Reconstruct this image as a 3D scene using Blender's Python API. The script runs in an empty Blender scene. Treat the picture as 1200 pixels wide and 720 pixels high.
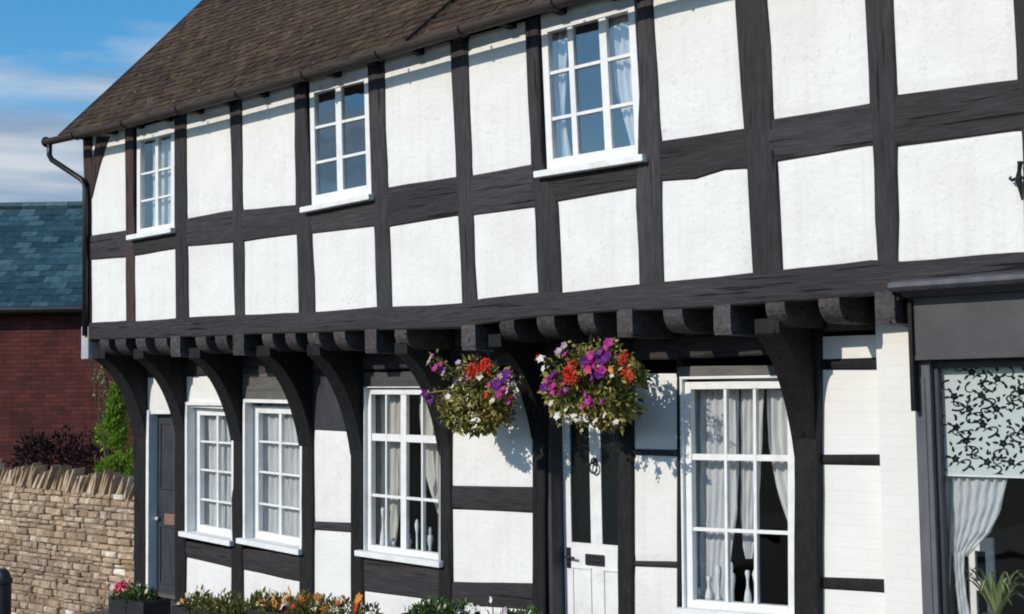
import bpy, math, random
from mathutils import Vector, Matrix
random.seed(7)
RND = random.Random(11)
sc = bpy.context.scene
col = sc.collection
J = 0.55                      # depth of the jetty: ground-floor wall plane
# ------------------------------------------------------------------ camera
F = 1500.0
def norm(v): return v.normalized()
Lc = norm(Vector((-1160-600, 490-360, F)))
u = Vector((-0.015, -1.0, 0)); u.z = -(u.dot(Lc))/Lc.z; u.normalize()
Xc = -Lc; Zc = u; Yc = Zc.cross(Xc)
R = Matrix((Xc, Yc, Zc))      # camera (x right, y down, z forward) -> world
def ray(px, py): return R @ Vector((px-600, py-360, F))
CAM = -ray(103, 397)*(1/110.0); CAM.z = 2.1
def on(px, py, Y=0.0):
    r = ray(px, py); return CAM + r*((Y-CAM.y)/r.y)
def onx(px, py, X):
    r = ray(px, py); return CAM + r*((X-CAM.x)/r.x)
def xz(px, py, Y=0.0):
    p = on(px, py, Y); return Vector((p.x, p.z))
cd = bpy.data.cameras.new('camera'); cam = bpy.data.objects.new('camera', cd); col.objects.link(cam)
right = R @ Vector((1,0,0)); up = R @ Vector((0,-1,0)); back = R @ Vector((0,0,-1))
cam.matrix_world = Matrix(((right.x,up.x,back.x,CAM.x),(right.y,up.y,back.y,CAM.y),(right.z,up.z,back.z,CAM.z),(0,0,0,1)))
cd.sensor_fit = 'HORIZONTAL'; cd.sensor_width = 36; cd.lens = 45; cd.clip_end = 3000
sc.camera = cam
sc.cycles.filter_width = 1.9
sc.view_settings.view_transform = 'Standard'; sc.view_settings.look = 'None'
sc.view_settings.exposure = 0.0; sc.view_settings.gamma = 1

# ------------------------------------------------------------------ materials
class N:
    def __init__(s, name):
        s.m = bpy.data.materials.new(name); s.m.use_nodes = True
        s.t = s.m.node_tree; s.t.nodes.clear()
        s.out = s.n('ShaderNodeOutputMaterial')
    def n(s, typ, **kw):
        nd = s.t.nodes.new(typ)
        for k, v in kw.items():
            if k.startswith('i_'):
                key = k[2:]; key = int(key) if key.isdigit() else key.replace('_', ' ')
                nd.inputs[key].default_value = v
            else: setattr(nd, k, v)
        return nd
    def l(s, a, b): s.t.links.new(a, b)
def c4(c): return (c[0], c[1], c[2], 1)
def ramp(g, fac, stops):
    r = g.n('ShaderNodeValToRGB'); e = r.color_ramp.elements
    while len(e) < len(stops): e.new(0.5)
    for i, (p, c) in enumerate(stops):
        e[i].position = p; e[i].color = c4(c)
    g.l(fac, r.inputs[0]); return r.outputs[0]
def coords(g, scale=(1,1,1)):
    tc = g.n('ShaderNodeTexCoord'); mp = g.n('ShaderNodeMapping'); mp.inputs['Scale'].default_value = scale
    g.l(tc.outputs['Object'], mp.inputs[0]); return mp.outputs[0]
def noise(g, vec, scale, detail=4, rough=0.55):
    n = g.n('ShaderNodeTexNoise', i_Scale=scale, i_Detail=detail, i_Roughness=rough); g.l(vec, n.inputs['Vector']); return n.outputs['Fac']
def surf(name, stops, scale=6, stretch=(1,1,1), rough=0.8, bump=0.2, bscale=30, dist=0.01, spec=0.3, island=0.0, stops2=None, mix2=0.5, scale2=1.0):
    g = N(name); v = coords(g, stretch)
    f = noise(g, v, scale, 6)
    cr = ramp(g, f, stops)
    if stops2:
        f2 = noise(g, v, scale2, 3); c2 = ramp(g, f2, stops2)
        mx = g.n('ShaderNodeMix', data_type='RGBA', blend_type='MULTIPLY'); mx.inputs[0].default_value = mix2
        g.l(cr, mx.inputs[6]); g.l(c2, mx.inputs[7]); cr = mx.outputs[2]
    if island:
        gi = g.n('ShaderNodeNewGeometry'); 
        mr = g.n('ShaderNodeMapRange', i_3=1-island, i_4=1+island); g.l(gi.outputs['Random Per Island'], mr.inputs[0])
        hs = g.n('ShaderNodeHueSaturation'); g.l(mr.outputs[0], hs.inputs['Value']); g.l(cr, hs.inputs['Color']); cr = hs.outputs[0]
    b = g.n('ShaderNodeBsdfPrincipled', i_Roughness=rough); b.inputs['Specular IOR Level'].default_value = spec
    g.l(cr, b.inputs['Base Color'])
    if bump:
        f3 = noise(g, v, bscale, 5); bp = g.n('ShaderNodeBump', i_Strength=bump, i_Distance=dist)
        g.l(f3, bp.inputs['Height']); g.l(bp.outputs[0], b.inputs['Normal'])
    g.l(b.outputs[0], g.out.inputs[0]); return g.m
W0 = (.80,.785,.74)
M = {}
def plaster():
    g = N('limewashed_plaster'); tc = g.n('ShaderNodeTexCoord'); ob = tc.outputs['Object']
    cr = ramp(g, noise(g, ob, 2.6, 6), [(.3,(.79,.77,.735)),(.7,(.85,.84,.81))])
    def mult(c, fac, stops, k):
        mx = g.n('ShaderNodeMix', data_type='RGBA', blend_type='MULTIPLY'); mx.inputs[0].default_value = k
        g.l(c, mx.inputs[6]); g.l(ramp(g, fac, stops), mx.inputs[7]); return mx.outputs[2]
    c = mult(cr, noise(g, coords(g, (14,14,.9)), 1.0, 5, .6), [(.32,(.88,.865,.84)),(.5,(1,1,1))], .40)   # rain streaks
    c = mult(c, noise(g, ob, .9, 5, .6), [(.34,(.90,.875,.84)),(.52,(1,1,1))], .4)                        # patches
    c = mult(c, noise(g, ob, 38, 3), [(.30,(.80,.78,.74)),(.38,(1,1,1))], .5)                             # specks
    vo = g.n('ShaderNodeTexVoronoi', feature='DISTANCE_TO_EDGE', i_Scale=2.3)
    wv = g.n('ShaderNodeVectorMath', operation='ADD'); nz = g.n('ShaderNodeTexNoise', i_Scale=4.0, i_Detail=4.0); g.l(ob, nz.inputs['Vector']); g.l(ob, wv.inputs[0]); g.l(nz.outputs['Color'], wv.inputs[1]); g.l(wv.outputs[0], vo.inputs['Vector'])
    ck = ramp(g, vo.outputs['Distance'], [(.0,(1,1,1)),(.010,(0,0,0))]); ms = ramp(g, noise(g, ob, 1.3, 2), [(.52,(0,0,0)),(.62,(.55,.55,.55))])
    mm = g.n('ShaderNodeMath', operation='MULTIPLY'); g.l(ck, mm.inputs[0]); g.l(ms, mm.inputs[1])
    m2 = g.n('ShaderNodeMix', data_type='RGBA'); g.l(mm.outputs[0], m2.inputs[0]); g.l(c, m2.inputs[6]); m2.inputs[7].default_value = (.40,.37,.33,1)
    b = g.n('ShaderNodeBsdfPrincipled', i_Roughness=.9); b.inputs['Specular IOR Level'].default_value = .2; g.l(m2.outputs[2], b.inputs['Base Color'])
    h = g.n('ShaderNodeMath', operation='ADD'); g.l(noise(g, ob, 7, 6), h.inputs[0]); h2 = g.n('ShaderNodeMath', operation='MULTIPLY'); g.l(noise(g, ob, 26, 4), h2.inputs[0]); h2.inputs[1].default_value = .4; g.l(h2.outputs[0], h.inputs[1])
    bp = g.n('ShaderNodeBump', i_Strength=.45, i_Distance=.022); g.l(h.outputs[0], bp.inputs['Height']); g.l(bp.outputs[0], b.inputs['Normal'])
    g.l(b.outputs[0], g.out.inputs[0]); return g.m
M['plaster'] = plaster()
M['white_paint'] = surf('white_paint', [(.3,(.76,.755,.73)),(.55,(.84,.835,.82))], 9, bump=.25, bscale=45, dist=.004, rough=.5, stops2=[(.30,(.80,.78,.73)),(.45,(1,1,1))], mix2=.5, scale2=6)
def timber(name, a, b, stretch):
    g = N(name); v = coords(g, stretch)
    oi = g.n('ShaderNodeObjectInfo'); off = g.n('ShaderNodeVectorMath', operation='ADD'); sc_ = g.n('ShaderNodeVectorMath', operation='SCALE')
    cb = g.n('ShaderNodeCombineXYZ'); [g.l(oi.outputs['Random'], cb.inputs[k]) for k in range(3)]
    g.l(cb.outputs[0], sc_.inputs[0]); sc_.inputs['Scale'].default_value = 37.0
    g.l(v, off.inputs[0]); g.l(sc_.outputs[0], off.inputs[1]); v = off.outputs[0]
    cr = ramp(g, noise(g, v, 4.5, 7, .62), [(.25,a),(.5,tuple((x+y)/2 for x,y in zip(a,b))),(.72,b),(.9,tuple(min(1,x*1.7) for x in b))])
    big = ramp(g, noise(g, v, .7, 4), [(.3,(.70,.68,.68)),(.7,(1.2,1.15,1.12))])
    mx = g.n('ShaderNodeMix', data_type='RGBA', blend_type='MULTIPLY'); mx.inputs[0].default_value = .9; g.l(cr, mx.inputs[6]); g.l(big, mx.inputs[7])
    mr = g.n('ShaderNodeMapRange', i_3=.78, i_4=1.28); g.l(oi.outputs['Random'], mr.inputs[0])
    hs = g.n('ShaderNodeHueSaturation'); g.l(mr.outputs[0], hs.inputs['Value']); g.l(mx.outputs[2], hs.inputs['Color'])
    thin = tuple(x*(3.0 if x > 3 else .8) for x in stretch)
    tc = g.n('ShaderNodeMapping'); tc.inputs['Scale'].default_value = thin; t0 = g.n('ShaderNodeTexCoord'); g.l(t0.outputs['Object'], tc.inputs[0])
    o2 = g.n('ShaderNodeVectorMath', operation='ADD'); g.l(tc.outputs[0], o2.inputs[0]); g.l(sc_.outputs[0], o2.inputs[1])
    sp = ramp(g, noise(g, o2.outputs[0], 1.3, 3, .5), [(.30,(1,1,1)),(.36,(0,0,0))])      # shakes along the grain
    m2 = g.n('ShaderNodeMix', data_type='RGBA'); g.l(sp, m2.inputs[0]); g.l(hs.outputs[0], m2.inputs[6]); m2.inputs[7].default_value = (.006,.005,.005,1)
    b_ = g.n('ShaderNodeBsdfPrincipled', i_Roughness=.72); b_.inputs['Specular IOR Level'].default_value = .25
    g.l(m2.outputs[2], b_.inputs['Base Color'])
    ht = g.n('ShaderNodeMath', operation='SUBTRACT'); g.l(noise(g, v, 7, 6), ht.inputs[0]); g.l(sp, ht.inputs[1])
    bp = g.n('ShaderNodeBump', i_Strength=.75, i_Distance=.012); g.l(ht.outputs[0], bp.inputs['Height']); g.l(bp.outputs[0], b_.inputs['Normal'])
    g.l(b_.outputs[0], g.out.inputs[0]); return g.m
M['post'] = timber('timber_upright', (.021,.019,.022), (.055,.050,.055), (9,9,1.2))
M['rail'] = timber('timber_level', (.021,.019,.022), (.055,.050,.055), (1.2,9,9))
M['brown_post'] = timber('timber_brownish', (.032,.018,.017), (.078,.046,.042), (9,9,1.2))
M['black'] = timber('black_timber', (.006,.006,.007), (.019,.018,.019), (5,5,2))
M['joist'] = timber('joist_timber', (.030,.027,.028), (.095,.085,.085), (6,3,6))
M['dark_board'] = surf('dark_board', [(.3,(.012,.011,.012)),(.7,(.025,.023,.024))], 6, bump=.3, rough=.8)
M['grey_board'] = surf('grey_board', [(.3,(.08,.075,.07)),(.7,(.16,.15,.135))], 4, (1,4,6), bump=.3, rough=.8)
M['grey_paint'] = surf('grey_paint', [(.3,(.052,.051,.055)),(.7,(.075,.073,.078))], 5, bump=.12, rough=.5, bscale=15)
M['grey_frame'] = surf('grey_frame', [(.3,(.085,.085,.10)),(.7,(.13,.13,.15))], 4, (3,3,1), bump=.1, rough=.55)
M['dark_grey'] = surf('dark_grey_frame', [(.3,(.032,.033,.04)),(.7,(.055,.056,.065))], 4, (3,3,1), bump=.1, rough=.5)
M['iron'] = surf('black_iron', [(.3,(.010,.010,.012)),(.7,(.022,.022,.024))], 20, bump=.1, rough=.4, spec=.5)
M['gutter'] = surf('gutter_brown', [(.3,(.038,.028,.024)),(.7,(.075,.058,.049))], 6, (.6,5,5), bump=.2, rough=.6)
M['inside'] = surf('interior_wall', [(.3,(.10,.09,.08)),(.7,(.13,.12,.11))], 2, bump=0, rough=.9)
M['lead'] = surf('pale_lead', [(.3,(.36,.36,.37)),(.7,(.48,.48,.49))], 8, bump=.2, rough=.6)
M['brass'] = surf('letterplate', [(.3,(.20,.12,.09)),(.7,(.28,.18,.13))], 20, bump=.1, rough=.4)
M['coir'] = surf('coir_liner', [(.3,(.10,.055,.02)),(.7,(.24,.14,.05))], 30, bump=.8, bscale=80, rough=.95)
M['trough'] = surf('dark_trough', [(.3,(.012,.012,.013)),(.7,(.03,.03,.032))], 6, (1,1,5), bump=.3, rough=.6)
M['soil'] = surf('potting_soil', [(.3,(.015,.010,.007)),(.7,(.04,.028,.02))], 30, bump=.8, rough=1)
M['terracotta'] = surf('terracotta', [(.3,(.26,.10,.05)),(.7,(.34,.14,.08))], 6, bump=.1)
M['asphalt'] = surf('asphalt', [(.3,(.04,.04,.042)),(.7,(.065,.065,.066))], 40, bump=.5, bscale=150, rough=.9)
M['pavement'] = surf('pavement', [(.3,(.08,.075,.07)),(.7,(.13,.12,.11))], 4, bump=.3, bscale=60, rough=.9)
M['kerb'] = surf('kerb', [(.3,(.25,.24,.22)),(.7,(.33,.32,.30))], 8, bump=.3, bscale=60, rough=.9)
M['ground'] = surf('ground', [(.3,(.05,.06,.025)),(.7,(.09,.10,.04))], 3, bump=.6, bscale=40, rough=1)
# roof tiles
def tile_mat(name, stops, isl, rough, lich=None, spec=.3):
    g = N(name); v = coords(g)
    gi = g.n('ShaderNodeNewGeometry'); cr = ramp(g, gi.outputs['Random Per Island'], stops)
    f = noise(g, v, 9, 6); mx = g.n('ShaderNodeMix', data_type='RGBA', blend_type='MULTIPLY'); mx.inputs[0].default_value = 1
    g.l(cr, mx.inputs[6]); g.l(ramp(g, f, [(.3,(.65,.65,.65)),(.7,(1.25,1.22,1.2))]), mx.inputs[7]); c = mx.outputs[2]
    f0 = noise(g, v, .9, 4); m0 = g.n('ShaderNodeMix', data_type='RGBA', blend_type='MULTIPLY'); m0.inputs[0].default_value = .8
    g.l(c, m0.inputs[6]); g.l(ramp(g, f0, [(.35,(.75,.74,.74)),(.65,(1.2,1.16,1.08))]), m0.inputs[7]); c = m0.outputs[2]
    if lich:
        f2 = noise(g, v, 5, 5, .6); fa = ramp(g, f2, [(.54,(0,0,0)),(.70,(.75,.75,.75))])
        m2 = g.n('ShaderNodeMix', data_type='RGBA'); g.l(fa, m2.inputs[0]); g.l(c, m2.inputs[6]); m2.inputs[7].default_value = c4(lich[0]); c = m2.outputs[2]
        f3 = noise(g, v, 16, 2, .5); fb = ramp(g, f3, [(.70,(0,0,0)),(.74,(.9,.9,.9))])
        m3 = g.n('ShaderNodeMix', data_type='RGBA'); g.l(fb, m3.inputs[0]); g.l(c, m3.inputs[6]); m3.inputs[7].default_value = c4(lich[1]); c = m3.outputs[2]
    b = g.n('ShaderNodeBsdfPrincipled', i_Roughness=rough); b.inputs['Specular IOR Level'].default_value = spec
    g.l(c, b.inputs['Base Color'])
    bp = g.n('ShaderNodeBump', i_Strength=.5, i_Distance=.01); g.l(noise(g, v, 40, 4), bp.inputs['Height']); g.l(bp.outputs[0], b.inputs['Normal'])
    g.l(b.outputs[0], g.out.inputs[0]); return g.m
M['tile'] = tile_mat('clay_tile', [(0,(.056,.036,.025)),(.4,(.070,.046,.033)),(.8,(.080,.054,.039)),(1,(.098,.067,.047))], .3, .9, ((.098,.080,.036),(.28,.22,.10)), .15)
M['slate'] = tile_mat('blue_slate', [(0,(.022,.052,.066)),(.5,(.036,.080,.098)),(1,(.075,.145,.170))], .4, .42, None, .5)
M['stone'] = tile_mat('rubble_stone', [(0,(.32,.235,.16)),(.4,(.40,.30,.215)),(.75,(.46,.36,.265)),(.95,(.54,.44,.34)),(1,(.78,.73,.65))], .4, .95, None, .2)
M['mortar'] = surf('mortar', [(.3,(.22,.16,.11)),(.7,(.32,.24,.17))], 10, bump=.5, bscale=40, rough=1)
def brick_mat(name, c1, c2, mo, bump=.6, scale=1.0, roughn=.9):
    g = N(name); tc = g.n('ShaderNodeTexCoord'); mp = g.n('ShaderNodeMapping')
    mp.inputs['Rotation'].default_value = (math.radians(90),0,0)
    g.l(tc.outputs['Object'], mp.inputs[0])
    sx = g.n('ShaderNodeSeparateXYZ'); g.l(tc.outputs['Object'], sx.inputs[0]); cx = g.n('ShaderNodeCombineXYZ')
    g.l(sx.outputs[0], cx.inputs[0]); g.l(sx.outputs[2], cx.inputs[1])
    b = g.n('ShaderNodeTexBrick', i_Scale=scale); b.inputs['Brick Width'].default_value=.23; b.inputs['Row Height'].default_value=.075
    b.inputs['Mortar Size'].default_value=.010; b.inputs['Mortar Smooth'].default_value=.4; b.inputs['Bias'].default_value=-.1
    b.inputs['Color1'].default_value=c4(c1); b.inputs['Color2'].default_value=c4(c2); b.inputs['Mortar'].default_value=c4(mo)
    g.l(cx.outputs[0], b.inputs['Vector'])
    mx = g.n('ShaderNodeMix', data_type='RGBA', blend_type='MULTIPLY'); mx.inputs[0].default_value=1
    g.l(b.outputs[0], mx.inputs[6]); g.l(ramp(g, noise(g, tc.outputs['Object'], 3.0, 6), [(.3,(.7,.7,.7)),(.7,(1.25,1.2,1.2))]) if c1[0]<.5 else ramp(g, noise(g, tc.outputs['Object'], 3.0, 6), [(.3,(.95,.94,.92)),(.7,(1,1,1))]), mx.inputs[7])
    p = g.n('ShaderNodeBsdfPrincipled', i_Roughness=roughn); p.inputs['Specular IOR Level'].default_value=.2
    g.l(mx.outputs[2], p.inputs['Base Color'])
    ad = g.n('ShaderNodeMath', operation='MULTIPLY_ADD'); g.l(b.outputs['Fac'], ad.inputs[0]); ad.inputs[1].default_value=-1
    g.l(noise(g, tc.outputs['Object'], 30, 4), ad.inputs[2])
    bp = g.n('ShaderNodeBump', i_Strength=bump, i_Distance=.008); g.l(ad.outputs[0], bp.inputs['Height']); g.l(bp.outputs[0], p.inputs['Normal'])
    g.l(p.outputs[0], g.out.inputs[0]); return g.m
M['white_brick'] = brick_mat('white_painted_brick', (.83,.815,.78), (.82,.80,.765), (.81,.795,.76), .12)
M['red_brick'] = brick_mat('dark_red_brick', (.135,.036,.030), (.075,.023,.021), (.062,.030,.027), .6)
def leaf_mat(name, stops, trans=.3):
    g = N(name); gi = g.n('ShaderNodeNewGeometry'); c = ramp(g, gi.outputs['Random Per Island'], stops)
    d = g.n('ShaderNodeBsdfPrincipled', i_Roughness=.55); d.inputs['Specular IOR Level'].default_value=.3
    t = g.n('ShaderNodeBsdfTranslucent'); mx = g.n('ShaderNodeMixShader'); mx.inputs[0].default_value=trans
    g.l(c, d.inputs['Base Color']); g.l(c, t.inputs[0]); g.l(d.outputs[0], mx.inputs[1]); g.l(t.outputs[0], mx.inputs[2])
    g.l(mx.outputs[0], g.out.inputs[0]); return g.m
M['basket_leaf'] = leaf_mat('basket_leaf', [(0,(.04,.055,.014)),(.3,(.13,.14,.03)),(.55,(.36,.33,.07)),(.85,(.58,.50,.16)),(1,(.20,.10,.05))])
M['green_leaf'] = leaf_mat('green_leaf', [(0,(.03,.07,.015)),(.5,(.07,.14,.03)),(1,(.17,.21,.06))])
M['conifer'] = leaf_mat('conifer_leaf', [(0,(.09,.19,.018)),(.5,(.21,.37,.035)),(1,(.38,.52,.09))], .4)
M['wine_leaf'] = leaf_mat('wine_leaf', [(0,(.010,.005,.006)),(.5,(.024,.009,.010)),(1,(.06,.018,.016))])
M['dry_leaf'] = leaf_mat('dry_leaf', [(0,(.08,.05,.02)),(.5,(.20,.17,.06)),(1,(.34,.34,.14))])
M['marigold_leaf'] = leaf_mat('marigold_leaf', [(0,(.07,.08,.02)),(.5,(.17,.17,.04)),(1,(.32,.28,.10))])
M['spider'] = leaf_mat('spider_leaf', [(0,(.16,.24,.07)),(.5,(.30,.36,.14)),(1,(.45,.48,.28))])
def petal(name, a, b): return leaf_mat(name, [(0,a),(1,b)], .25)
M['red'] = petal('red_petal', (.65,.02,.02), (.85,.07,.03)); M['purple'] = petal('purple_petal', (.10,.012,.16), (.22,.03,.28))
M['magenta'] = petal('magenta_petal', (.42,.02,.22), (.60,.06,.36)); M['pale'] = petal('pale_petal', (.62,.52,.38), (.80,.74,.60))
M['orange'] = petal('orange_petal', (.75,.22,.02), (.85,.38,.05)); M['pink'] = petal('pink_petal', (.70,.02,.12), (.85,.08,.22))
M['white_petal'] = petal('white_petal', (.75,.74,.68), (.85,.84,.8)); M['lilac'] = petal('lilac_petal', (.45,.30,.42), (.6,.48,.55))
M['bark'] = surf('bark', [(.3,(.05,.035,.025)),(.7,(.12,.09,.06))], 12, bump=.5)
def cloth(name, c, trans=.35, see=.0):
    g = N(name); v = coords(g)
    cr = ramp(g, noise(g, v, 60, 2), [(.3, tuple(x*.94 for x in c)), (.7, c)])
    d = g.n('ShaderNodeBsdfDiffuse'); t = g.n('ShaderNodeBsdfTranslucent'); mx = g.n('ShaderNodeMixShader'); mx.inputs[0].default_value=trans
    g.l(cr, d.inputs[0]); g.l(cr, t.inputs[0]); g.l(d.outputs[0], mx.inputs[1]); g.l(t.outputs[0], mx.inputs[2])
    o = mx.outputs[0]
    if see:
        tr = g.n('ShaderNodeBsdfTransparent'); m2 = g.n('ShaderNodeMixShader'); m2.inputs[0].default_value=see
        g.l(o, m2.inputs[1]); g.l(tr.outputs[0], m2.inputs[2]); o = m2.outputs[0]
    g.l(o, g.out.inputs[0]); return g.m
M['lace'] = cloth('lace', (.86,.86,.85), .25, .04); M['net'] = cloth('net_curtain', (.86,.86,.87), .25, .10)
M['beige_cloth'] = cloth('beige_cloth', (.78,.74,.66), .25, .03); M['sheer'] = cloth('sheer_voile', (.86,.88,.90), .3, .08)
M['blind'] = cloth('blind_cloth', (.80,.84,.82), .25); M['print'] = cloth('blind_print', (.020,.030,.032), .1)
M['ornament'] = surf('glazed_white', [(.3,(.72,.73,.72)),(.7,(.8,.81,.8))], 5, bump=0, rough=.3)
def glass(name, tint, f0, rough=.02):
    g = N(name); t = g.n('ShaderNodeBsdfTransparent'); t.inputs[0].default_value=c4(tint)
    s = g.n('ShaderNodeBsdfGlossy', i_Roughness=rough); s.inputs[0].default_value=(1,1,1,1)
    lw = g.n('ShaderNodeLayerWeight', i_Blend=.5); pw = g.n('ShaderNodeMath', operation='POWER'); g.l(lw.outputs['Facing'], pw.inputs[0]); pw.inputs[1].default_value=5
    ma = g.n('ShaderNodeMath', operation='MULTIPLY_ADD'); g.l(pw.outputs[0], ma.inputs[0]); ma.inputs[1].default_value=1-f0; ma.inputs[2].default_value=f0
    mx = g.n('ShaderNodeMixShader')
    bp = g.n('ShaderNodeBump', i_Strength=.15, i_Distance=.02); g.l(noise(g, coords(g), 2.5, 2), bp.inputs['Height']); g.l(bp.outputs[0], s.inputs['Normal'])
    g.l(ma.outputs[0], mx.inputs[0]); g.l(t.outputs[0], mx.inputs[1]); g.l(s.outputs[0], mx.inputs[2])
    g.l(mx.outputs[0], g.out.inputs[0]); return g.m
M['glass'] = glass('window_glass', (.93,.95,.95), .07)
M['glass_up'] = glass('old_window_glass', (.92,.95,.96), .20)
def door_glass():
    g = N('patterned_glass'); v = coords(g)
    vo = g.n('ShaderNodeTexVoronoi', i_Scale=28.0); g.l(v, vo.inputs['Vector'])
    b = g.n('ShaderNodeBsdfPrincipled', i_Roughness=.12); b.inputs['Base Color'].default_value=(.012,.015,.017,1)
    bp = g.n('ShaderNodeBump', i_Strength=.30, i_Distance=.006); g.l(vo.outputs[0], bp.inputs['Height']); g.l(bp.outputs[0], b.inputs['Normal'])
    g.l(b.outputs[0], g.out.inputs[0]); return g.m
M['door_glass'] = door_glass()

# ------------------------------------------------------------------ mesh building
LOC = {}
class MB:
    def __init__(s): s.v = []; s.f = []
    def add(s, vs, fs):
        o = len(s.v); s.v += [tuple(p) for p in vs]; s.f += [tuple(i+o for i in f) for f in fs]
    def box(s, x0,x1,y0,y1,z0,z1):
        s.add([(x0,y0,z0),(x1,y0,z0),(x1,y1,z0),(x0,y1,z0),(x0,y0,z1),(x1,y0,z1),(x1,y1,z1),(x0,y1,z1)],
              [(0,3,2,1),(4,5,6,7),(0,1,5,4),(1,2,6,5),(2,3,7,6),(3,0,4,7)])
    def prism(s, q, y0, y1):                 # q: 4 (x,z) points clockwise from top-left, seen from -Y
        a = [(p[0],y0,p[1]) for p in q]; b = [(p[0],y1,p[1]) for p in q]
        s.add(a+b, [(3,2,1,0),(4,5,6,7),(0,1,5,4),(1,2,6,5),(2,3,7,6),(3,0,4,7)])
    def loft(s, rings, caps=True, closed=True):
        k = len(rings[0]); o = len(s.v)
        for r in rings: s.v += [tuple(p) for p in r]
        for i in range(len(rings)-1):
            for j in range(k if closed else k-1):
                a = o+i*k+j; b = o+i*k+(j+1)%k
                s.f.append((a, b, b+k, a+k))
        if caps and closed:
            s.f.append(tuple(o+j for j in reversed(range(k)))); s.f.append(tuple(o+(len(rings)-1)*k+j for j in range(k)))
    def tube(s, pts, r, n=8):
        pts = [Vector(p) for p in pts]; rings = []
        for i, p in enumerate(pts):
            d = (pts[min(i+1,len(pts)-1)]-pts[max(i-1,0)]).normalized()
            a = d.cross(Vector((0,0,1)));  a = a if a.length > .05 else d.cross(Vector((0,1,0)))
            a.normalize(); b = d.cross(a); rr = r[i] if isinstance(r, list) else r
            rings.append([p+(a*math.cos(t)+b*math.sin(t))*rr for t in [2*math.pi*j/n for j in range(n)]])
        s.loft(rings)
    def lathe(s, c, prof, n=16):             # prof: (radius, z)
        rings = [[(c[0]+r*math.cos(2*math.pi*j/n), c[1]+r*math.sin(2*math.pi*j/n), c[2]+z) for j in range(n)] for r, z in prof]
        s.loft(rings)
    def build(s, name, mat, parent=None, smooth=False, bevel=0, fix=True):
        off = LOC.get(parent.name, Vector()) if parent else Vector()
        me = bpy.data.meshes.new(name); me.from_pydata([tuple(Vector(p)-off) for p in s.v], [], s.f); me.update()
        if fix:
            import bmesh
            bm = bmesh.new(); bm.from_mesh(me); bmesh.ops.recalc_face_normals(bm, faces=bm.faces); bm.to_mesh(me); bm.free()
        me.materials.append(mat)
        if smooth: me.polygons.foreach_set('use_smooth', [True]*len(me.polygons))
        o = bpy.data.objects.new(name, me); col.objects.link(o)
        if parent: o.parent = parent
        LOC[o.name] = off
        if bevel:
            m = o.modifiers.new('bevel','BEVEL'); m.width = bevel; m.segments = 2; m.limit_method = 'ANGLE'
        return o
def tag(o, label=None, cat=None, group=None, kind=None):
    for k, v in (('label',label),('category',cat),('group',group),('kind',kind)):
        if v: o[k] = v
    return o
def thing(name, loc, label, cat, group=None):
    o = bpy.data.objects.new(name, None); col.objects.link(o); o.location = loc; o.empty_display_size = .2
    LOC[o.name] = Vector(loc); return tag(o, label, cat, group)
def solo(mb, name, mat, label, cat, base, group=None, **kw):  # a thing that is one mesh, origin at its base
    b = Vector(base); mb.v = [tuple(Vector(p)-b) for p in mb.v]
    o = mb.build(name, mat, None, **kw); o.location = b; LOC[o.name] = b; return tag(o, label, cat, group)
def resample(pts, n):
    pts = [Vector(p) for p in pts]; L = [0]
    for a, b in zip(pts, pts[1:]): L.append(L[-1]+(b-a).length)
    out = []
    for i in range(n+1):
        t = L[-1]*i/n; k = 0
        while k < len(pts)-2 and L[k+1] < t: k += 1
        f = (t-L[k])/max(1e-9, L[k+1]-L[k]); out.append(pts[k].lerp(pts[k+1], f))
    return out
def wob(n, amp):
    """smooth random wander of n+1 values"""
    k = [RND.uniform(-1,1) for _ in range(n//3+3)]
    return [amp*(k[i//3]*(1-(i%3)/3)+k[i//3+1]*(i%3)/3) for i in range(n+1)]
def hewn(name, L, Rr, yf, yb, mat, parent, amp=.007, px=True, Y=None):
    """a hewn timber: edges L and R as polylines on plane Y"""
    Yp = yf if Y is None else Y
    if px: L = [xz(a,b,Yp) for a,b in L]; Rr = [xz(a,b,Yp) for a,b in Rr]
    ln = sum((Vector(b)-Vector(a)).length for a,b in zip(L,L[1:])); n = max(3, int(ln/.10))
    L = resample(L, n); Rr = resample(Rr, n); wl, wr, wy = wob(n,amp), wob(n,amp), wob(n,.004)
    rings = []
    for i in range(n+1):
        d = (Rr[i]-L[i]); w = d.length; d = d/max(w,1e-6)
        a = L[i]+d*wl[i]; b = Rr[i]+d*wr[i]; e = min(.012, w*.2)
        def P(p, y): return (p.x, y, p.y)
        rings.append([P(a,yb),P(a,yf+.009),P(a+d*e,yf+wy[i]*.5),P(a.lerp(b,.5),yf-.003+wy[i]),P(b-d*e,yf+wy[i]*.5),P(b,yf+.009),P(b,yb)])
    m = MB(); m.loft(rings); return m.build(name, mat, parent)
def bil(q, a, b):
    t = q[0].lerp(q[1], a); w = q[3].lerp(q[2], a); return t.lerp(w, b)
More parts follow.
